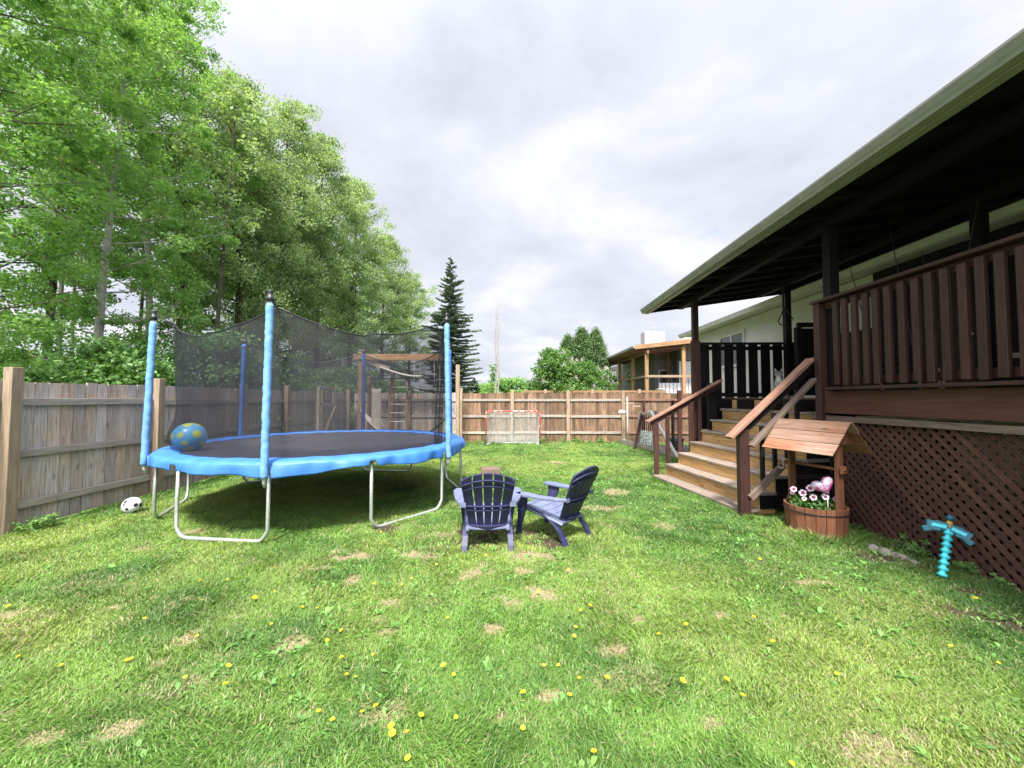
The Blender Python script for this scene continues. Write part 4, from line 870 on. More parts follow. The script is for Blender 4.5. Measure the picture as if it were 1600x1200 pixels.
for (x, y, z, r0) in fls:
    mb = MB(); mb.tube([(x*.8, y*.8, .30), (x, y, z)], .003, 4); mb.build('stem', M['stem'], pl_)
    mb = MB(); nrm = Vector((.45, -.75, .35)).normalized(); e1 = nrm.cross(Vector((0, 0, 1))).normalized(); e2 = e1.cross(nrm); c = Vector((x, y, z))
    for k in range(5):
        a = 6.283*k/5
        vs = [c]+[c+(e1*math.cos(a+dd)+e2*math.sin(a+dd))*r0*rr0+nrm*.012*rr0 for dd, rr0 in ((-.62, .75), (-.3, 1.0), (.3, 1.0), (.62, .75))]
        mb.add(vs, [(0, 1, 2, 3, 4)], var=.9)
    mb.add([c+nrm*.008+(e1*math.cos(6.283*k/10)+e2*math.sin(6.283*k/10))*r0*(.45+.14*(k % 2)) for k in range(10)], [tuple(range(10))], var=.1); mb.build('flower', M['pink'], pl_)
# foil balloon on a stick
m, t, b = mat('pink_foil', .25, .35); tcn = N(t, 'ShaderNodeTexCoord'); n_ = N(t, 'ShaderNodeTexNoise', inp={'Scale': 16, 'Detail': 2}); t.links.new(tcn.outputs['Object'], n_.inputs['Vector']); r_ = ramp(t, n_.outputs[0], [(.40, (.50, .08, .28)), (.50, (.72, .18, .45)), (.56, (.70, .62, .72)), (.66, (.35, .30, .45))]); t.links.new(r_.outputs[0], b.inputs['Base Color'])
bl = empty('foil_balloon', (3.56, 4.56, .27), 0, 'small pink and silver foil balloon on a white stick in the planter', 'balloon')
mb = MB(); mb.tube([(0, 0, 0), (.0, 0, .22)], .005, 6); mb.build('stick', M['white_plastic'], bl)
mb = MB()
def heart(u, v):
    a = 2*math.pi*u; th = math.pi*v; hx = math.sin(a)**3; hy = (13*math.cos(a)-5*math.cos(2*a)-2*math.cos(3*a)-math.cos(4*a))/16
    s_ = math.sin(th)**.7; return Vector((hx*.118*s_, -math.cos(th)*.055, .315+hy*.105*s_))
mb.grid(heart, 48, 16, wrap=True); o = mb.build('balloon', m, bl); o.rotation_euler = (0, R(-28), R(-20)); o.location = (.13, 0, .05)

# toy pick leaning on the lattice: plain moulded foam
M['teal'] = mottled('dark_teal_foam', (.005, .09, .13), (.012, .15, .20), 12, .5); M['cyan'] = mottled('bright_cyan_foam', (.04, .50, .58), (.08, .60, .68), 12, .45); M['gold'] = mat('gold_foam', .5, 0, (.45, .25, .03))[0]
tp = empty('toy_pick', (3.80, 3.60, .0), 0, 'bright cyan and dark teal foam toy pick leaning on the lattice', 'toy')
up_ = Vector((.20, .10, .46)); 
mb = MB(); pts = []; rs = []
for i in range(33): q = i/32; pts.append(up_*q+Vector((0, 0, .01))); rs.append(.034+(.010 if i % 4 in (1, 2) else -.010))
mb.tube(pts, rs, 4); mb.build('handle', M['cyan'], tp)
ax = Vector((.50, -.40, -.17)).normalized(); top = up_*1.05; fw = Vector((-.62, -.72, .32)).normalized(); dn = ax.cross(fw); dn = dn if dn.z < 0 else -dn
mb = MB(); mb.beam(top-ax*.10, top+ax*.10, .045, .085, tuple(-dn))
for q in (-1, 1): mb.beam(top+ax*q*.06+dn*.012, top+ax*q*.165+dn*.035, .046, .105, tuple(-dn)); mb.beam(top+ax*q*.13+dn*.06, top+ax*q*.185+dn*.095, .047, .06, tuple(-dn))
mb.build('head', M['teal'], tp, bevel=.008)
for q in (-1, 1): mb = MB(); mb.beam(top+ax*q*.02+fw*.027, top+ax*q*.13+dn*.02+fw*.027, .006, .036, tuple(-dn)); mb.build('head_trim', M['cyan'], tp, bevel=.002)
mb = MB(); mb.tube([top, top+up_*.14], [.03, .026], 6); mb.build('collar', M['gold'], tp); mb = MB(); mb.ball(top+up_*.22, .032, 8, 6); mb.build('knob', M['teal'], tp)

tp.scale = (.86,)*3
# stones along the foot of the lattice
M['stone'] = mottled('pale_stone', (.09, .08, .068), (.22, .20, .17), 12, .9, 0, .5)
for i, (px, py, s_, c_) in enumerate(((1327, 838, .10, 'upright pale stone, nearest the planter'), (1355, 859, .09, 'round tan stone, second from the planter'), (1372, 865, .10, 'flat pale stone, third from the planter'), (1388, 868, .07, 'small grey stone between two flat ones'), (1402, 873, .08, 'flat pale stone further from the planter'), (1420, 880, .05, 'small stone at the end of the row'), (1344, 852, .05, 'tiny stone tucked by the first one'))):
    x, y = G(px, py); mb = MB(); rr3 = random.Random(i)
    ph = [rr3.random()*6 for _ in range(4)]
    mb.grid(lambda u, v: Vector((math.cos(6.283*u)*math.sin(3.1416*v)*(1+.15*math.sin(12.57*u+ph[0])), math.sin(6.283*u)*math.sin(3.1416*v)*(.75+.1*math.sin(6.283*u+ph[1])), -math.cos(3.1416*v)*.62*(1+.1*math.sin(6.283*u+ph[2]))))*s_*.72, 14, 9, wrap=True)
    o = mb.build('stone', M['stone']); o.location = (x+.06, y, s_*.12); o.rotation_euler = (rr3.random()*.4, rr3.random()*.5+(1.0 if i == 0 else 0), rr3.random()*6); tag(o, c_+', at the foot of the lattice', 'stone', 'stones along the lattice')

# ------------------------------------------------------------------ cat on the top step
def fur(name, c1, c2, c3, zsplit):
    m, t, b = mat(name, .85, spec=.2); tc = N(t, 'ShaderNodeTexCoord'); n = N(t, 'ShaderNodeTexNoise', inp={'Scale': 25, 'Detail': 5}); t.links.new(tc.outputs['Object'], n.inputs['Vector'])
    r = ramp(t, n.outputs[0], [(.35, c1), (.65, c2)]); sp = N(t, 'ShaderNodeSeparateXYZ'); t.links.new(tc.outputs['Object'], sp.inputs[0])
    # white bib: front (-y) and middle
    g1 = N(t, 'ShaderNodeMapRange', inp={1: -.035, 2: -.06, 3: 0., 4: 1.}); t.links.new(sp.outputs[1], g1.inputs[0])
    ab = N(t, 'ShaderNodeMath', operation='ABSOLUTE'); t.links.new(sp.outputs[0], ab.inputs[0]); g2 = N(t, 'ShaderNodeMapRange', inp={1: .05, 2: .028, 3: 0., 4: 1.}); t.links.new(ab.outputs[0], g2.inputs[0])
    g3 = N(t, 'ShaderNodeMapRange', inp={1: .375, 2: .345, 3: 0., 4: 1.}); t.links.new(sp.outputs[2], g3.inputs[0])
    a = N(t, 'ShaderNodeMath', operation='MULTIPLY'); t.links.new(g1.outputs[0], a.inputs[0]); t.links.new(g2.outputs[0], a.inputs[1]); a2 = N(t, 'ShaderNodeMath', operation='MULTIPLY'); t.links.new(a.outputs[0], a2.inputs[0]); t.links.new(g3.outputs[0], a2.inputs[1])
    mx = N(t, 'ShaderNodeMix', data_type='RGBA'); t.links.new(a2.outputs[0], mx.inputs[0]); t.links.new(r.outputs[0], mx.inputs[6]); mx.inputs[7].default_value = (*c3, 1); t.links.new(mx.outputs[2], b.inputs['Base Color']); return m
M['fur'] = fur('grey_white_fur', (.16, .15, .145), (.40, .38, .37), (.80, .80, .78), 0)
def skin(name, joints, edges, mt, parent, root=0, sub=2):
    me = bpy.data.meshes.new(name); me.from_pydata([j[:3] for j in joints], edges, []); o = bpy.data.objects.new(name, me); S.collection.objects.link(o); o.parent = parent
    sk = o.modifiers.new('skin', 'SKIN'); sk.use_smooth_shade = True
    for i, j in enumerate(joints): v = me.skin_vertices[0].data[i]; v.radius = (j[3], j[4] if len(j) > 4 else j[3]); v.use_root = (i == root)
    ss = o.modifiers.new('sub', 'SUBSURF'); ss.levels = sub; ss.render_levels = sub; me.materials.append(mt); return o
ct = empty('cat', (5.33, 8.0, DZ+.001), R(-34), 'grey and white cat sitting at the top of the steps behind the handrail', 'cat')
J = [(0, .13, .08, .085), (0, .09, .17, .080), (0, .04, .25, .066), (0, -.005, .32, .048), (0, -.02, .37, .045), (0, -.035, .40, .074, .066), (0, -.085, .385, .036),   # 0-6 spine, neck, head, muzzle
     (.038, -.02, .22, .032), (.036, -.04, .12, .021), (.035, -.045, .03, .017), (.035, -.075, .014, .018),
     (-.038, -.02, .22, .032), (-.036, -.04, .12, .021), (-.035, -.045, .03, .017), (-.035, -.075, .014, .018),
     (.085, .10, .07, .05), (.10, .02, .05, .030), (.09, .05, .018, .018), (.085, -.03, .015, .018),
     (-.085, .10, .07, .05), (-.10, .02, .05, .030), (-.09, .05, .018, .018), (-.085, -.03, .015, .018),
     (.03, .22, .03, .024), (.12, .25, .02, .018), (.20, .20, .02, .014), (.22, .10, .02, .012)]
E_ = [(0, 1), (1, 2), (2, 3), (3, 4), (4, 5), (5, 6), (2, 7), (7, 8), (8, 9), (9, 10), (2, 11), (11, 12), (12, 13), (13, 14), (0, 15), (15, 16), (16, 17), (17, 18), (0, 19), (19, 20), (20, 21), (21, 22), (0, 23), (23, 24), (24, 25), (25, 26)]
skin('body', J, E_, M['fur'], ct)
for s_ in (-1, 1):
    ct.scale = (1.22,)*3; mb = MB(); mb.add([(s_*.062, -.045, .425), (s_*.016, -.048, .445), (s_*.050, -.03, .505), (s_*.042, -.005, .43)], [(0, 1, 2), (1, 3, 2), (3, 0, 2)]); mb.build('ear', M['fur'], ct)
    mb = MB(); mb.ball((s_*.026, -.090, .412), .010, 10, 8); mb.build('eye', mat('cat_eye', .1, 0, (.25, .30, .05))[0] if s_ < 0 else bpy.data.materials['cat_eye'], ct)
mb = MB(); mb.ball((0, -.106, .388), .007, 8, 6); mb.build('nose', mat('cat_nose', .5, 0, (.35, .12, .12))[0], ct)

# ------------------------------------------------------------------ garden corner at the end of the yard
gd = empty('timber_edging', (4.0, 11.8, 0), 0, 'low row of weathered boards edging the garden corner beside the back fence', 'edging')
for k in range(3):
    y0 = 13.85-k*1.35; p0 = Vector((3.60+(13.85-y0)*.2, y0, .09)); p1 = Vector((3.60+(13.85-y0+1.33)*.2, y0-1.33, .09)); mb = MB(); mb.beam(p0, p1, .05, .17, (0, 0, 1)); mb.build('board', M['rail_grey'], gd, shift=(-4.0, -11.8, 0), bevel=.004)
gg = empty('garden_gate', (4.05, 12.3, 0), R(-75), 'narrow weathered garden gate with slim spindles and a black and white mat', 'gate')
for x in (-.42, .42): mb = MB(); mb.beam((x, 0, 0), (x, 0, 1.18+.06*(x > 0)), .09, .09, (0, 1, 0)); mb.build('post', M['rail_grey'], gg, bevel=.004)
mb = MB(); mb.box((0, 0, 1.12), (.74, .05, .08)); mb.box((0, 0, .18), (.74, .05, .08)); mb.build('rail', M['rail_grey'], gg, bevel=.003)
for k in range(6): mb = MB(); x = -.27+k*.11; mb.box((x, 0, .65), (.022, .022, .86)); mb.build('spindle', M['stain'], gg)
m, t, b = mat('black_white_pattern', .7); tcn = N(t, 'ShaderNodeTexCoord'); v = N(t, 'ShaderNodeTexVoronoi', inp={'Scale': 13}); v.feature = 'DISTANCE_TO_EDGE'; t.links.new(tcn.outputs['Object'], v.inputs['Vector']); r_ = ramp(t, v.outputs['Distance'], [(.14, (.74, .74, .73)), (.2, (.03, .03, .04))]); t.links.new(r_.outputs[0], b.inputs['Base Color'])
mb = MB(); mb.box((0, -.045, .34), (.66, .012, .50)); mb.build('patterned_mat', m, gg)
lb = MB(); lb.beam((3.60, 12.2, 0.0), (3.98, 12.6, 1.15), .08, .05, (0, 1, 0)); o = lb.build('leaning_post', M['stain'], bevel=.004); tag(o, 'dark slanting timber prop beside the narrow garden gate', 'post')
lp = empty('lamp_post', (3.62, 13.3, 0), 0, 'slim white post with round white lamp in front of the back fence', 'lamp')
mb = MB(); mb.tube([(.08, 0, 0), (.08, 0, 1.66)], .022, 8); mb.build('pole', M['white_trim'], lp); mb = MB(); mb.box((.12, 0, 1.45), (.34, .04, .05)); mb.build('arm', M['post_tan'], lp)
mb = MB(); mb.ball((-.13, -.1, 1.14), .10, 14, 9, (1.3, 1, .75)); mb.build('lamp_shade', M['white_plastic'], lp); mb = MB(); mb.box((.36, -.05, 1.34), (.26, .2, .03)); mb.build('bracket_shelf', M['rail_grey'], lp)
dp = MB(); dp.beam((4.02, 11.9, 1.22), (4.18, 10.3, .05), .06, .06, (0, 0, 1)); o = dp.build('white_board', M['white_trim'], bevel=.004); tag(o, 'long white board slanting down beside the stair rail', 'board')
wf = empty('wire_fence', (4.5, 11.0, 0), 0, 'rusty wire mesh fence on slim posts beyond the steps', 'fence')
mb = MB()
for i in range(34): y = 13.4-i*.12; x = 4.25+(13.4-y)*.12; mb.tube([(x-4.5, y-11, .1), (x-4.5, y-11, 1.45)], .0022, 3, cap=False)
for j in range(14): z = .1+j*.1; mb.tube([(4.25-4.5, 13.4-11, z), (4.25+.12*4-4.5, 9.4-11, z)], .0022, 3, cap=False)
mb.build('mesh', M['galv'], wf)
for y in (13.3, 11.4, 9.5): mb = MB(); x = 4.25+(13.4-y)*.12; mb.beam((x-4.5, y-11, 0), (x-4.5, y-11, 1.55), .07, .07, (0, 1, 0)); mb.build('post', M['stain'], wf)
pv = MB()
for i in range(5): pv.box((5.3+(i % 2)*.03, 12.9-i*.52, .02), (1.7, .5, .05))
o = pv.build('patio_slabs', M['stone'], bevel=.006); tag(o, kind='structure')
M['tub'] = mat('teal_tub', .4, 0, (.01, .07, .10))[0]
tb = empty('storage_tub', (4.75, 11.9, .045), 0, 'dark teal plastic tub beside the narrow garden gate', 'tub')
mb = MB(); mb.grid(lambda u, v: Vector((math.cos(6.283*u)*(.20+.05*v), math.sin(6.283*u)*(.20+.05*v), .34*v)), 20, 5, wrap=True); mb.add([(math.cos(6.283*k/20)*.2, math.sin(6.283*k/20)*.2, 0.002) for k in range(20)], [tuple(range(20))]); mb.build('body', M['tub'], tb, solid=.008)
mb = MB(); mb.tube([(math.cos(R(a))*.255, math.sin(R(a))*.255, .34) for a in range(0, 361, 15)], .012, 6, cap=False); mb.build('rim', M['tub'], tb)

# ------------------------------------------------------------------ neighbouring house with cedar porch
nb = empty('neighbour_house', (8.5, 24, 0), 0, 'grey beige house beyond the back fence with cedar porch and white chimney', 'house')
def B_(mb, name, mt, par=None, **k): return mb.build(name, M[mt], par or nb, shift=(-8.5, -24, 0), **k)
NX, NY = 6.05, 20.3       # near left corner of the porch roof
mb = MB(); mb.box((12.0, 29.0, 2.3), (5.0, 13.0, 4.6)); mb.box((9.0, 29.6, 2.2), (1.4, 11.8, 4.4)); B_(mb, 'wall', 'stucco')
mb = MB(); mb.add([(NX, NY, 4.22), (NX, 31, 4.22), (10.5, 31, 4.70), (10.5, NY, 4.70), (NX, NY, 4.38), (NX, 31, 4.38), (10.5, 31, 4.86), (10.5, NY, 4.86)], [(0, 1, 2, 3), (4, 7, 6, 5), (0, 4, 5, 1), (2, 6, 7, 3), (0, 3, 7, 4), (1, 5, 6, 2)]); B_(mb, 'porch_roof', 'handrail')
mb = MB(); mb.box((NX-.05, 25.6, 4.31), (.11, 10.8, .13)); B_(mb, 'gutter', 'gutter', bevel=.01)
mb = MB(); mb.beam((NX, NY-.03, 4.30), (10.6, NY-.03, 4.79), .04, .22, (0, 0, 1)); B_(mb, 'porch_fascia', 'cedar')
for k in range(10): mb = MB(); y = NY+.5+k*1.05; mb.beam((NX+.05, y, 4.13), (10.4, y, 4.60), .05, .15, (0, 0, 1)); B_(mb, 'porch_rafter', 'handrail')
mb = MB(); mb.box((6.75, 25.5, 4.05), (.1, 10.5, .16)); B_(mb, 'porch_beam', 'handrail')
for (x, y) in ((6.75, NY+.25), (8.7, NY+.25), (6.75, 23.0), (6.75, 26.0), (6.75, 29.3), (9.0, 23.4)): mb = MB(); mb.beam((x, y, 0), (x, y, 4.15+(x-6.75)*.12), .17, .17, (0, 1, 0)); B_(mb, 'porch_post', 'cedar')
mb = MB(); mb.box((8.6, NY+2.5, 1.3), (4.0, 5.0, .12)); B_(mb, 'porch_floor', 'tread')
mb = MB(); mb.box((8.6, NY+.25, 2.78), (3.9, .1, .12)); mb.box((8.6, NY+.25, 1.65), (3.9, .06, .08)); B_(mb, 'porch_rail', 'post_tan')
mb = MB(); mb.box((6.75, 23.3, 2.78), (.1, 5.8, .12)); B_(mb, 'porch_rail', 'post_tan')
for k in range(18): mb = MB(); x = 6.95+k*.2; mb.box((x, NY+.25, 2.2), (.022, .022, 1.08)); B_(mb, 'porch_baluster', 'black')
for k in range(12): mb = MB(); y = NY+.5+k*.22; mb.box((6.75, y, 2.2), (.022, .022, 1.08)); B_(mb, 'porch_baluster', 'black')
for (x, w_, z0, z1) in ((10.05, 1.7, 2.5, 3.75), (8.6, .0, 0, 0)):
    if not w_: continue
    mb = MB(); mb.box((x, 22.47, (z0+z1)/2), (w_+.16, .06, z1-z0+.16)); f = B_(mb, 'window', 'black'); mb = MB(); mb.box((x-w_/4, 22.43, (z0+z1)/2), (w_/2-.1, .03, z1-z0)); mb.box((x+w_/4, 22.43, (z0+z1)/2), (w_/2-.1, .03, z1-z0)); mb.build('pane', M['white_plastic'], f, shift=(-8.5, -24, 0))
mb = MB(); mb.box((8.9, 23.66, 2.6), (.8, .06, 1.5)); f = B_(mb, 'window', 'white_trim'); mb = MB(); mb.box((8.9, 23.62, 2.6), (.66, .03, 1.34)); mb.build('pane', M['glass'], f, shift=(-8.5, -24, 0))
mb = MB(); mb.add([(8.3, 24.0, 4.75), (8.3, 35.6, 4.75), (11.2, 35.6, 5.75), (11.2, 24.0, 5.75), (15, 24.0, 4.6), (15, 35.6, 4.6)], [(0, 3, 2, 1), (3, 4, 5, 2), (0, 4, 3), (1, 2, 5), (0, 1, 5, 4)]); B_(mb, 'roof', 'rail_grey')
mb = MB(); mb.box((9.15, 26.5, 5.55), (1.35, .9, 1.15)); ch = B_(mb, 'chimney', 'chimney'); mb = MB(); mb.tube([(9.2, 26.5, 6.1), (9.2, 26.5, 6.35)], .09, 8); mb.tube([(9.2, 26.5, 6.38), (9.2, 26.5, 6.45)], .15, 8); mb.build('flue', M['galv'], ch, shift=(-8.5, -24, 0))
# white corner sofa on the porch
sf = empty('white_sofa', (9.1, 21.4, 1.36), 0, 'white garden sofa on the cedar porch beyond the fence', 'sofa')
mb = MB(); mb.box((0, .6, .75), (2.4, .2, .75)); mb.build('backrest', M['white_plastic'], sf, bevel=.05)
mb = MB(); mb.box((0, .1, .35), (2.4, .8, .35)); mb.build('seat', M['white_plastic'], sf, bevel=.05); mb = MB(); mb.box((-1.3, .1, .5), (.2, .9, .6)); mb.build('arm', M['white_plastic'], sf, bevel=.05)
# ------------------------------------------------------------------ trees
M['bark_grey'] = mottled('pale_poplar_bark', (.16, .15, .13), (.34, .33, .29), 9, .9, 0, .5)
M['bark_dark'] = mottled('dark_bark', (.035, .028, .022), (.10, .08, .065), 9, .95, 0, .6)
M['lf_bright'] = leafmat('bright_green_leaves', [(.09, .19, .05), (.175, .32, .095), (.29, .45, .165)], trans=.5)
M['lf_yellow'] = leafmat('yellow_green_leaves', [(.11, .22, .065), (.195, .345, .11), (.31, .46, .19)], trans=.5)
M['lf_olive'] = leafmat('olive_green_leaves', [(.13, .20, .095), (.25, .345, .18), (.39, .475, .29)], trans=.5)
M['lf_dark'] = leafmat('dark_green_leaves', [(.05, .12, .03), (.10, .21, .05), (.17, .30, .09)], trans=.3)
M['lf_spruce'] = leafmat('blue_green_needles', [(.055, .08, .058), (.11, .15, .105), (.18, .23, .165)], trans=.1)
M['lf_cedar'] = leafmat('cedar_green', [(.04, .09, .03), (.09, .16, .055), (.16, .25, .09)], trans=.2)
M['lf_lilac'] = leafmat('lilac_leaves', [(.05, .13, .03), (.11, .22, .05), (.20, .32, .10)], trans=.4)
M['bloom'] = leafmat('lilac_bloom', [(.42, .30, .42), (.60, .48, .60), (.72, .66, .72)], trans=.2)

def leaves(C, rad, n, size, rng, flat=.6, droop=0.0, var_c=None, asp=.62):
    """C (k,3) cluster centres, rad (k,), n leaves per cluster -> V,F,var"""
    k = len(C); idx = np.repeat(np.arange(k), n); m_ = len(idx)
    d = rng.normal(0, 1, (m_, 3)); d /= np.linalg.norm(d, axis=1)[:, None]; r = rng.random(m_)**.55
    P = C[idx]+d*(rad[idx]*r)[:, None]*np.array([1, 1, flat])
    nrm = rng.normal(0, 1, (m_, 3))+np.array([0, 0, .9]); nrm /= np.linalg.norm(nrm, axis=1)[:, None]
    a = rng.normal(0, 1, (m_, 3)); e1 = np.cross(nrm, a); e1 /= np.linalg.norm(e1, axis=1)[:, None]; e2 = np.cross(nrm, e1)
    s = (size*(.6+.8*rng.random(m_)))[:, None]
    V = np.stack([P-e1*s*.5, P+e2*s*asp*.5, P+e1*s*.5, P-e2*s*asp*.5], 1).reshape(-1, 3)
    F = np.arange(m_*4).reshape(-1, 4)
    vc = rng.random(k) if var_c is None else var_c
    var = np.clip(vc[idx]*.62+rng.random(m_)*.38, 0, 1)
    return V, F, np.repeat(var, 4)
def deciduous(seed, h, cr, base, n_cl, n_lf, size, trunk_r=.14, bark='bark_dark', lmat='lf_bright', crad=.5, shape=1.0, nb=46, lean=.3):
    rng = np.random.default_rng(seed); rd = random.Random(seed)
    tm = MB(); lx, ly = rd.uniform(-lean, lean), rd.uniform(-lean, lean)
    tp_ = lambda q: Vector((lx*q*q+.12*math.sin(q*5+seed), ly*q*q+.12*math.cos(q*4+seed), h*.97*q))
    n = 14; tm.tube([tp_(i/n)-Vector((0, 0, .05 if i == 0 else 0)) for i in range(n+1)], [trunk_r*(1.25 if i == 0 else 1)*(1-.9*(i/n))+.008 for i in range(n+1)], 8)
    cl = []; rad = []
    for k in range(nb):
        q = base/h+(1-base/h)*((k+.5)/nb)**.9*.97; p = tp_(q); a = k*2.4+rd.uniform(-.5, .5)
        env = math.sin(math.pi*min(1, max(0.0, ((q*h-base)/(h-base))))**.75*.93+.12)**.7*shape
        L = cr*max(.25, env)*rd.uniform(.65, 1.12)
        up = .25+.75*q; d = Vector((math.cos(a), math.sin(a), up*.8)).normalized()
        e = p+d*L; mid = p+d*L*.5+Vector((0, 0, -.04*L)); r0 = max(.010, trunk_r*.32*(1-q*.7))
        tm.tube([p, mid, e], [r0, r0*.6, r0*.2], 5, cap=False)
        m_ = max(2, int(n_cl/nb*(.4+L/cr)))
        for j in range(m_):
            s = rd.uniform(.28, 1.05); c = p.lerp(e, s)+Vector((rd.gauss(0, 1), rd.gauss(0, 1), rd.gauss(0, .7)))*(.16*L+.12)
            cl.append(c); rad.append(crad*rd.uniform(.55, 1.25))
            if j % 3 == 0: tm.tube([p.lerp(e, s*.8), c], [r0*.35, .006], 4, cap=False)
    C = np.array([tuple(c) for c in cl]); V, F, var = leaves(C, np.array(rad), n_lf, size, rng)
    tmesh = tm.mesh('trunk'); tmesh.materials.append(M[bark])
    cmesh = mesh_np('crown', V, F, [M[lmat]], {'var': ('FLOAT', var)})
    return tmesh, cmesh
def plant_tree(name, meshes, x, y, rz, sc, label, cat='tree', group=None, parts=('trunk', 'crown'), lmat=None, z=0):
    r = empty(name, (x, y, z), rz, label, cat, group); r.scale = sc if isinstance(sc, tuple) else (sc,)*3
    for pn, me in zip(parts, meshes): link(pn, me, r)
    return r
TG = 'tall leafy trees beyond the left fence'
BR_ = [deciduous(100+i, 14.0, 2.7, 2.2, 210, 200, .08, .11, 'bark_grey' if i == 1 else 'bark_dark', ('lf_bright', 'lf_yellow', 'lf_bright')[i], .42) for i in range(3)]
OL_ = [deciduous(200+i, 14.3, 2.8, 2.6, 330, 150, .10, .17, 'bark_dark', 'lf_olive', .60) for i in range(3)]
spots = [(-9.6, 5.8, 0, 1.0, 'bright green leafy tree at the very left edge, crown over the fence'),
         (-10.2, 9.2, 1, 0.98, 'yellow green leafy tree with pale trunk, its crown near the top left corner'),
         (-12.6, 8.6, 2, 1.05, 'bright green tree second back from the fence at the left edge'),
         (-12.6, 12.6, 1, (1.05, 1.05, 1.16), 'tall yellow green tree rising to the top edge left of the sky'),
         (-15.0, 12.0, 0, 1.10, 'bright green tree deep in the wood behind the left-edge trees'),
         (-13.2, 14.4, 2, (1.1, 1.1, 1.32), 'bright green tree touching the first olive tree, at the top of the picture')]
for (x, y, v_, s_, lb) in spots: plant_tree('poplar_tree', BR_[v_], x, y, random.random()*6, s_, lb, 'tree', TG)
spots = [(-12.0, 15.9, 0, (1, 1, 1.10), 'olive green tree first after the bright ones, directly over the front pole'),
         (-12.2, 19.0, 1, (1.05, 1.05, 1.17), 'tallest olive green tree with pointed crown, middle of the row'),
         (-12.0, 22.6, 2, (1.1, 1.1, 1.25), 'olive green tree right of the tallest crown'),
         (-12.0, 27.0, 0, (1.12, 1.12, 1.24), 'olive green tree third from the right end of the row'),
         (-11.9, 33.0, 1, (1.12, 1.12, 1.15), 'olive green tree second from the right end of the row'),
         (-11.8, 41.0, 2, (1.1, 1.1, 1.08), 'olive green tree at the right end of the row'),
         (-17.5, 23.5, 1, 1.15, 'olive green tree in the second row behind the tallest crown'),
         (-17.5, 32.0, 2, 1.15, 'olive green tree in the second row, behind the right half')]
for (x, y, v_, s_, lb) in spots: plant_tree('poplar_tree', OL_[v_], x, y, random.random()*6, s_, lb, 'tree', TG)
# slim bare-stemmed trees further in
TH_ = [deciduous(300+i, 12.5, 1.5, 6.0, 70, 60, .13, .075, 'bark_grey' if i else 'bark_dark', 'lf_olive', .5, nb=22, lean=.6) for i in range(2)]
rd = random.Random(5)
for k in range(22):
    x = -10.5-rd.random()*9; y = 8+k*1.25+rd.random()*1.5
    plant_tree('slender_tree', TH_[k % 2], x, y, rd.random()*6, rd.uniform(.85, 1.1), 'slim bare-stemmed tree standing among the bigger trees of the wood', 'tree', 'slim trunks inside the wood')
# undergrowth bushes behind the fence
def bush(seed, r, h, n_cl, n_lf, size, lmat, crad=.3, bark='bark_dark', bloom=0):
    rng = np.random.default_rng(seed); tm = MB(); rd = random.Random(seed); C = []
    for k in range(n_cl):
        a = rd.random()*6.28; q = rd.random()**.5; z = rd.random(); w_ = max(.15, 1-((z-.42)/.62)**2)**.5
        C.append((math.cos(a)*r*q*w_, math.sin(a)*r*q*w_, .12*h+.88*h*z+rd.uniform(-.1, .1)))
        if k % 12 == 0: tm.tube([(math.cos(a)*.08, math.sin(a)*.08, 0), (C[-1][0]*.5, C[-1][1]*.5, C[-1][2]*.6), C[-1]], [.02, .014, .005], 5, cap=False)
    C = np.array(C); V, F, var = leaves(C, crad*(.6+.7*rng.random(n_cl)), n_lf, size, rng, flat=.75)
    tmesh = tm.mesh('stems'); tmesh.materials.append(M[bark]); out_ = [tmesh, mesh_np('foliage', V, F, [M[lmat]], {'var': ('FLOAT', var)})]
    if bloom:
        sel = C[rng.choice(n_cl, bloom, replace=False)]; d = sel-np.array([0, 0, h*.4]); sel = sel+d/np.linalg.norm(d, axis=1)[:, None]*crad*.7
        V, F, var = leaves(sel, np.full(bloom, .11), 30, .05, rng, flat=1.5); out_.append(mesh_np('blossom', V, F, [M['bloom']], {'var': ('FLOAT', var)}))
    return out_
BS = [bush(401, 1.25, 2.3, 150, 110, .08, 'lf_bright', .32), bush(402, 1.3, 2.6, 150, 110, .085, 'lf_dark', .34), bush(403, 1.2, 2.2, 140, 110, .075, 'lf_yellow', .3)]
BG = 'undergrowth bushes behind the left fence'
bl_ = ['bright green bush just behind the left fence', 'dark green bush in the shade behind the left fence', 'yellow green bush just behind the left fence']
for k in range(26):
    row = k % 2; y = 3.6+k*.98+rd.random()*.4; x = -7.7-row*1.5-rd.random()*.7; v_ = (0, 1, 2, 0, 1)[k % 5]
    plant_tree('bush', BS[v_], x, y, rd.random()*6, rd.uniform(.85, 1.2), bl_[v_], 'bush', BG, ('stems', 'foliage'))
for k in range(5):
    plant_tree('bush', BS[1], -19-rd.random()*5, 9+k*3.6, rd.random()*6, rd.uniform(1.2, 1.7), 'large dark bush at the back of the wood', 'bush', 'dark bushes deep in the wood', ('stems', 'foliage'))
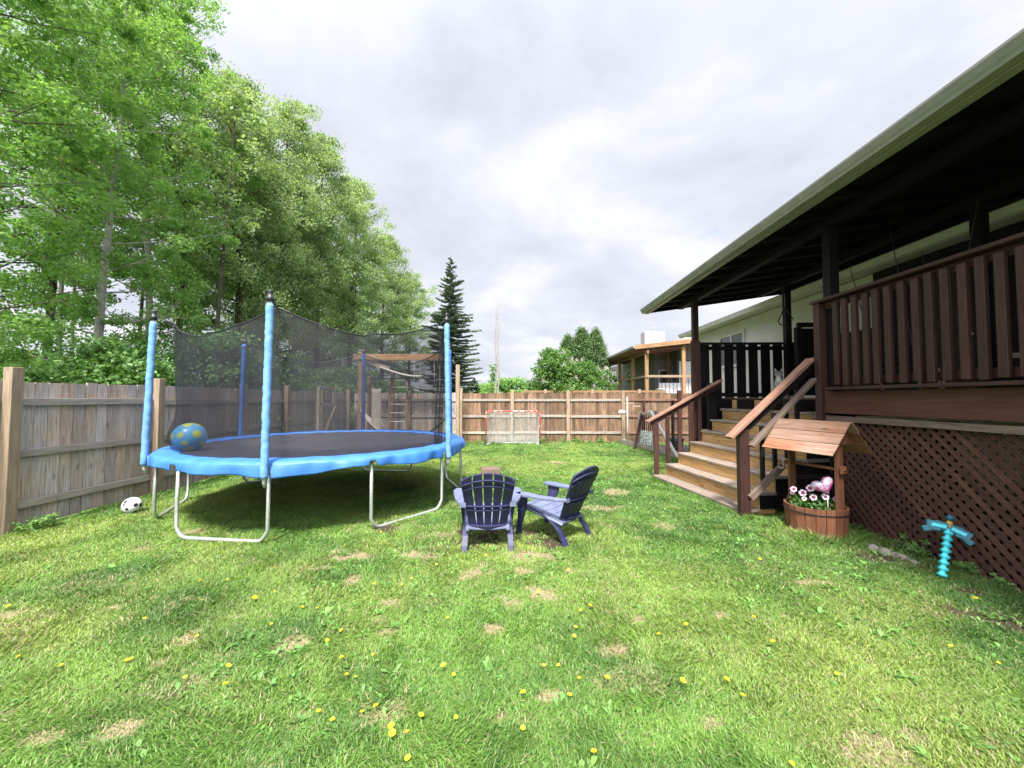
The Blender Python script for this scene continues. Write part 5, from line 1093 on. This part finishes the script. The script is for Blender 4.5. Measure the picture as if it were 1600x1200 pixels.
# spruce
def spruce(seed, h, r, rows=34):
    rng = np.random.default_rng(seed); rd = random.Random(seed); tm = MB(); tm.tube([(0, 0, 0), (.03, 0, h*.5), (0, 0, h)], [.13, .08, .008], 8); Vs = []; Fs = []; va = []; base = 0
    for i in range(rows):
        q = i/rows; z = .25+(h-.35)*q**.96; L = r*(1-q)**.8*(.70+.45*rd.random())+.05; nb_ = 13 if q < .7 else 8
        for k in range(nb_):
            a = 6.283*k/nb_+i*.8+rd.uniform(-.2, .2); Lk = L*rd.uniform(.5, 1.2); d = Vector((math.cos(a), math.sin(a), 0)); n = max(5, int(Lk/.035)); side = Vector((-d.y, d.x, 0)); t0 = rd.random()
            z2 = z+rd.uniform(-.12, .12); bpt = lambda s: Vector((0, 0, z2))+d*Lk*s+Vector((0, 0, (-.34*s+.30*s*s)*Lk*(1.1-q)+(.25*s*Lk if q > .7 else 0)))
            tm.tube([bpt(0), bpt(.5), bpt(1)], [.012, .008, .003], 4, cap=False)
            for j in range(n):
                s = .12+.9*(j+rd.random())/n; p = bpt(min(s, 1.02)); ww = .23*(1-s*.55)*min(1, Lk)+.04
                for sg in (-1, 1):
                    e = p+side*sg*ww*rd.uniform(.6, 1.1)+d*ww*.5+Vector((0, 0, -.25*ww+rd.uniform(-.03, .03))); wd = d*.028+Vector((0, 0, .026)); Vs += [p-wd, p+wd, e+wd*.3, e-wd*.3]; Fs.append([base, base+1, base+2, base+3]); base += 4; va += [min(1, t0*.5+.5*rd.random()*s)]*4
                for _ in range(2):
                    e = p+Vector((rd.gauss(0, 1), rd.gauss(0, 1), rd.gauss(0, 1))).normalized()*.07; wd = Vector((.008, .008, .012)); Vs += [p-wd, p+wd, e+wd*.5, e-wd*.5]; Fs.append([base, base+1, base+2, base+3]); base += 4; va += [rd.random()*.7]*4
    tmesh = tm.mesh('trunk'); tmesh.materials.append(M['bark_dark'])
    return tmesh, mesh_np('crown', np.array([tuple(v) for v in Vs]), np.array(Fs), [M['lf_spruce']], {'var': ('FLOAT', np.array(va))})
SPR = spruce(7, 9.2, 2.2, 38)
plant_tree('spruce_tree', SPR, -3.65, 20.0, 0, 1, 'tall pointed blue green spruce behind the fence beside the right net pole', 'tree')
plant_tree('spruce_tree', SPR, -2.45, 20.6, 1.0, (.62, .62, .30), 'low spreading dark spruce at the foot of the tall one', 'tree')
# cedars (three tops), each a tree
def cedar(seed, h, r, n=800):
    rng = np.random.default_rng(seed); z = rng.random(n)**.85; a = rng.random(n)*6.28; q = .55+.45*rng.random(n); rr = r*np.clip(1-z, 0, 1)**.62*(.55+.45*np.minimum(1, z*5+.3))
    C = np.stack([np.cos(a)*rr*q, np.sin(a)*rr*q, .1+h*z*.97], 1); V, F, var = leaves(C, .17+.12*rng.random(n), 34, .11, rng, flat=1.5, asp=.4)
    tm = MB(); tm.tube([(0, 0, 0), (0, 0, h*.9)], [.1, .01], 7); tmesh = tm.mesh('trunk'); tmesh.materials.append(M['bark_dark']); return tmesh, mesh_np('crown', V, F, [M['lf_cedar']], {'var': ('FLOAT', var)})
CD = cedar(9, 6.3, 1.75)
for (x, y, s_, lb) in ((3.55, 26.2, (1.1, 1.1, .93), 'dark green conical cedar, left of the three behind the lilac'), (4.55, 26.6, (1.15, 1.15, 1.02), 'dark green conical cedar, middle one behind the lilac'), (5.45, 26.2, (1.0, 1.0, 1.0), 'dark green conical cedar, right of the three behind the lilac'), (6.0, 26.8, (1.0, 1.0, .62), 'low dark cedar at the right foot of the group of three')):
    plant_tree('cedar_tree', CD, x-.25, y, x, s_, lb, 'tree', 'cedars behind the lilac')
LL = bush(501, 1.2, 3.75, 300, 80, .09, 'lf_lilac', .28, bloom=60)
LL2 = bush(502, .85, 3.3, 130, 60, .09, 'lf_lilac', .24, bloom=80)
plant_tree('lilac_bush', LL, 1.55, 17.6, 0, (1, 1, 1.0), 'big light green lilac bush behind the fence, left half of the clump', 'bush', None, ('stems', 'foliage', 'blossom'))
plant_tree('lilac_bush', LL, 2.9, 18.0, 2, (.9, .9, .86), 'big green lilac bush behind the fence, right half of the clump', 'bush', None, ('stems', 'foliage', 'blossom'))
plant_tree('lilac_bush', LL2, 4.35, 20.0, 2, (1.0, 1, .92), 'lilac bush heavy with pale mauve bloom at the cedar porch corner', 'bush', None, ('stems', 'foliage', 'blossom'))
# far greenery and the thin half-bare poplar
FB = bush(503, 2.6, 3.6, 150, 60, .26, 'lf_yellow', .6)
for k, x in enumerate((-6.5, -3.6, -.8, 1.6, 4.0)): plant_tree('far_bush', FB, x, 36+(k % 2)*3, k*1.3, (1, 1, .72+.1*(k % 3)), 'pale green bush far beyond the back fence', 'bush', 'pale bushes far beyond the back fence', ('stems', 'foliage'))
rng = np.random.default_rng(8); tm = MB(); rd9 = random.Random(9)
for (x, hh) in ((0, 8.9), (-.12, 8.4), (.26, 9.3), (.4, 7.8)):
    pts = [(x*.5+.06*math.sin(i*1.3+hh), 0, hh*i/10) for i in range(11)]; tm.tube(pts, [.055*(1-i/10.6) for i in range(11)], 6)
    for k in range(26): z = hh*(.25+.72*k/26); a = rd9.random()*6.28; tm.tube([(x*.5, 0, z), (x*.5+math.cos(a)*.10, math.sin(a)*.10, z+.35)], [.010, .003], 3, cap=False)
tmesh = tm.mesh('trunk'); tmesh.materials.append(M['bark_grey']); n = 60
C = np.stack([rng.normal(-.25, .10, n), rng.normal(0, .1, n), .5+rng.random(n)*3.6], 1); V, F, var = leaves(C, np.full(n, .18), 30, .10, rng)
plant_tree('half_bare_poplar', (tmesh, mesh_np('crown', V, F, [M['lf_bright']], {'var': ('FLOAT', var)})), -1.75, 28.5, 0, 1, 'very thin tall half-bare poplar far behind the back fence', 'tree')
# hanging baskets on the neighbour's porch
bk = bush(504, .32, .5, 30, 40, .08, 'lf_lilac', .14, bloom=24)
for (x, y, z, lb) in ((6.9, 24.0, 2.65, 'hanging basket of flowers on the cedar porch, nearer one'), (6.7, 28.0, 2.6, 'hanging basket of flowers on the cedar porch, farther one')):
    plant_tree('hanging_basket', bk, x, y, 0, 1, lb, 'planter', None, ('stems', 'foliage', 'blossom'), z=z)
# weeds along the feet of fence and lattice
WD = [bush(600+i, .13, .20, 14, 16, .045, 'lf_bright', .06, bark='lf_bright') for i in range(3)]
rd = random.Random(12)
for k in range(46):
    if k < 18: x, y = -5.98+rd.random()*.10, 4.3+rd.random()*9; lb = 'small leafy weed tuft at the foot of the left fence'; gp = 'weeds along the left fence'
    elif k < 40: x, y = -2.5+rd.random()*6.0, 13.82+rd.random()*.10; lb = 'small leafy weed tuft at the foot of the back fence'; gp = 'weeds along the back fence'
    else: x, y = 4.02+rd.random()*.08, 3.1+rd.random()*1.5; lb = 'small leafy weed tuft at the foot of the lattice'; gp = 'weeds along the lattice'
    plant_tree('weed', WD[k % 3], x, y, rd.random()*6, rd.uniform(.4, .85), lb, 'weed', gp, ('stems', 'foliage'))
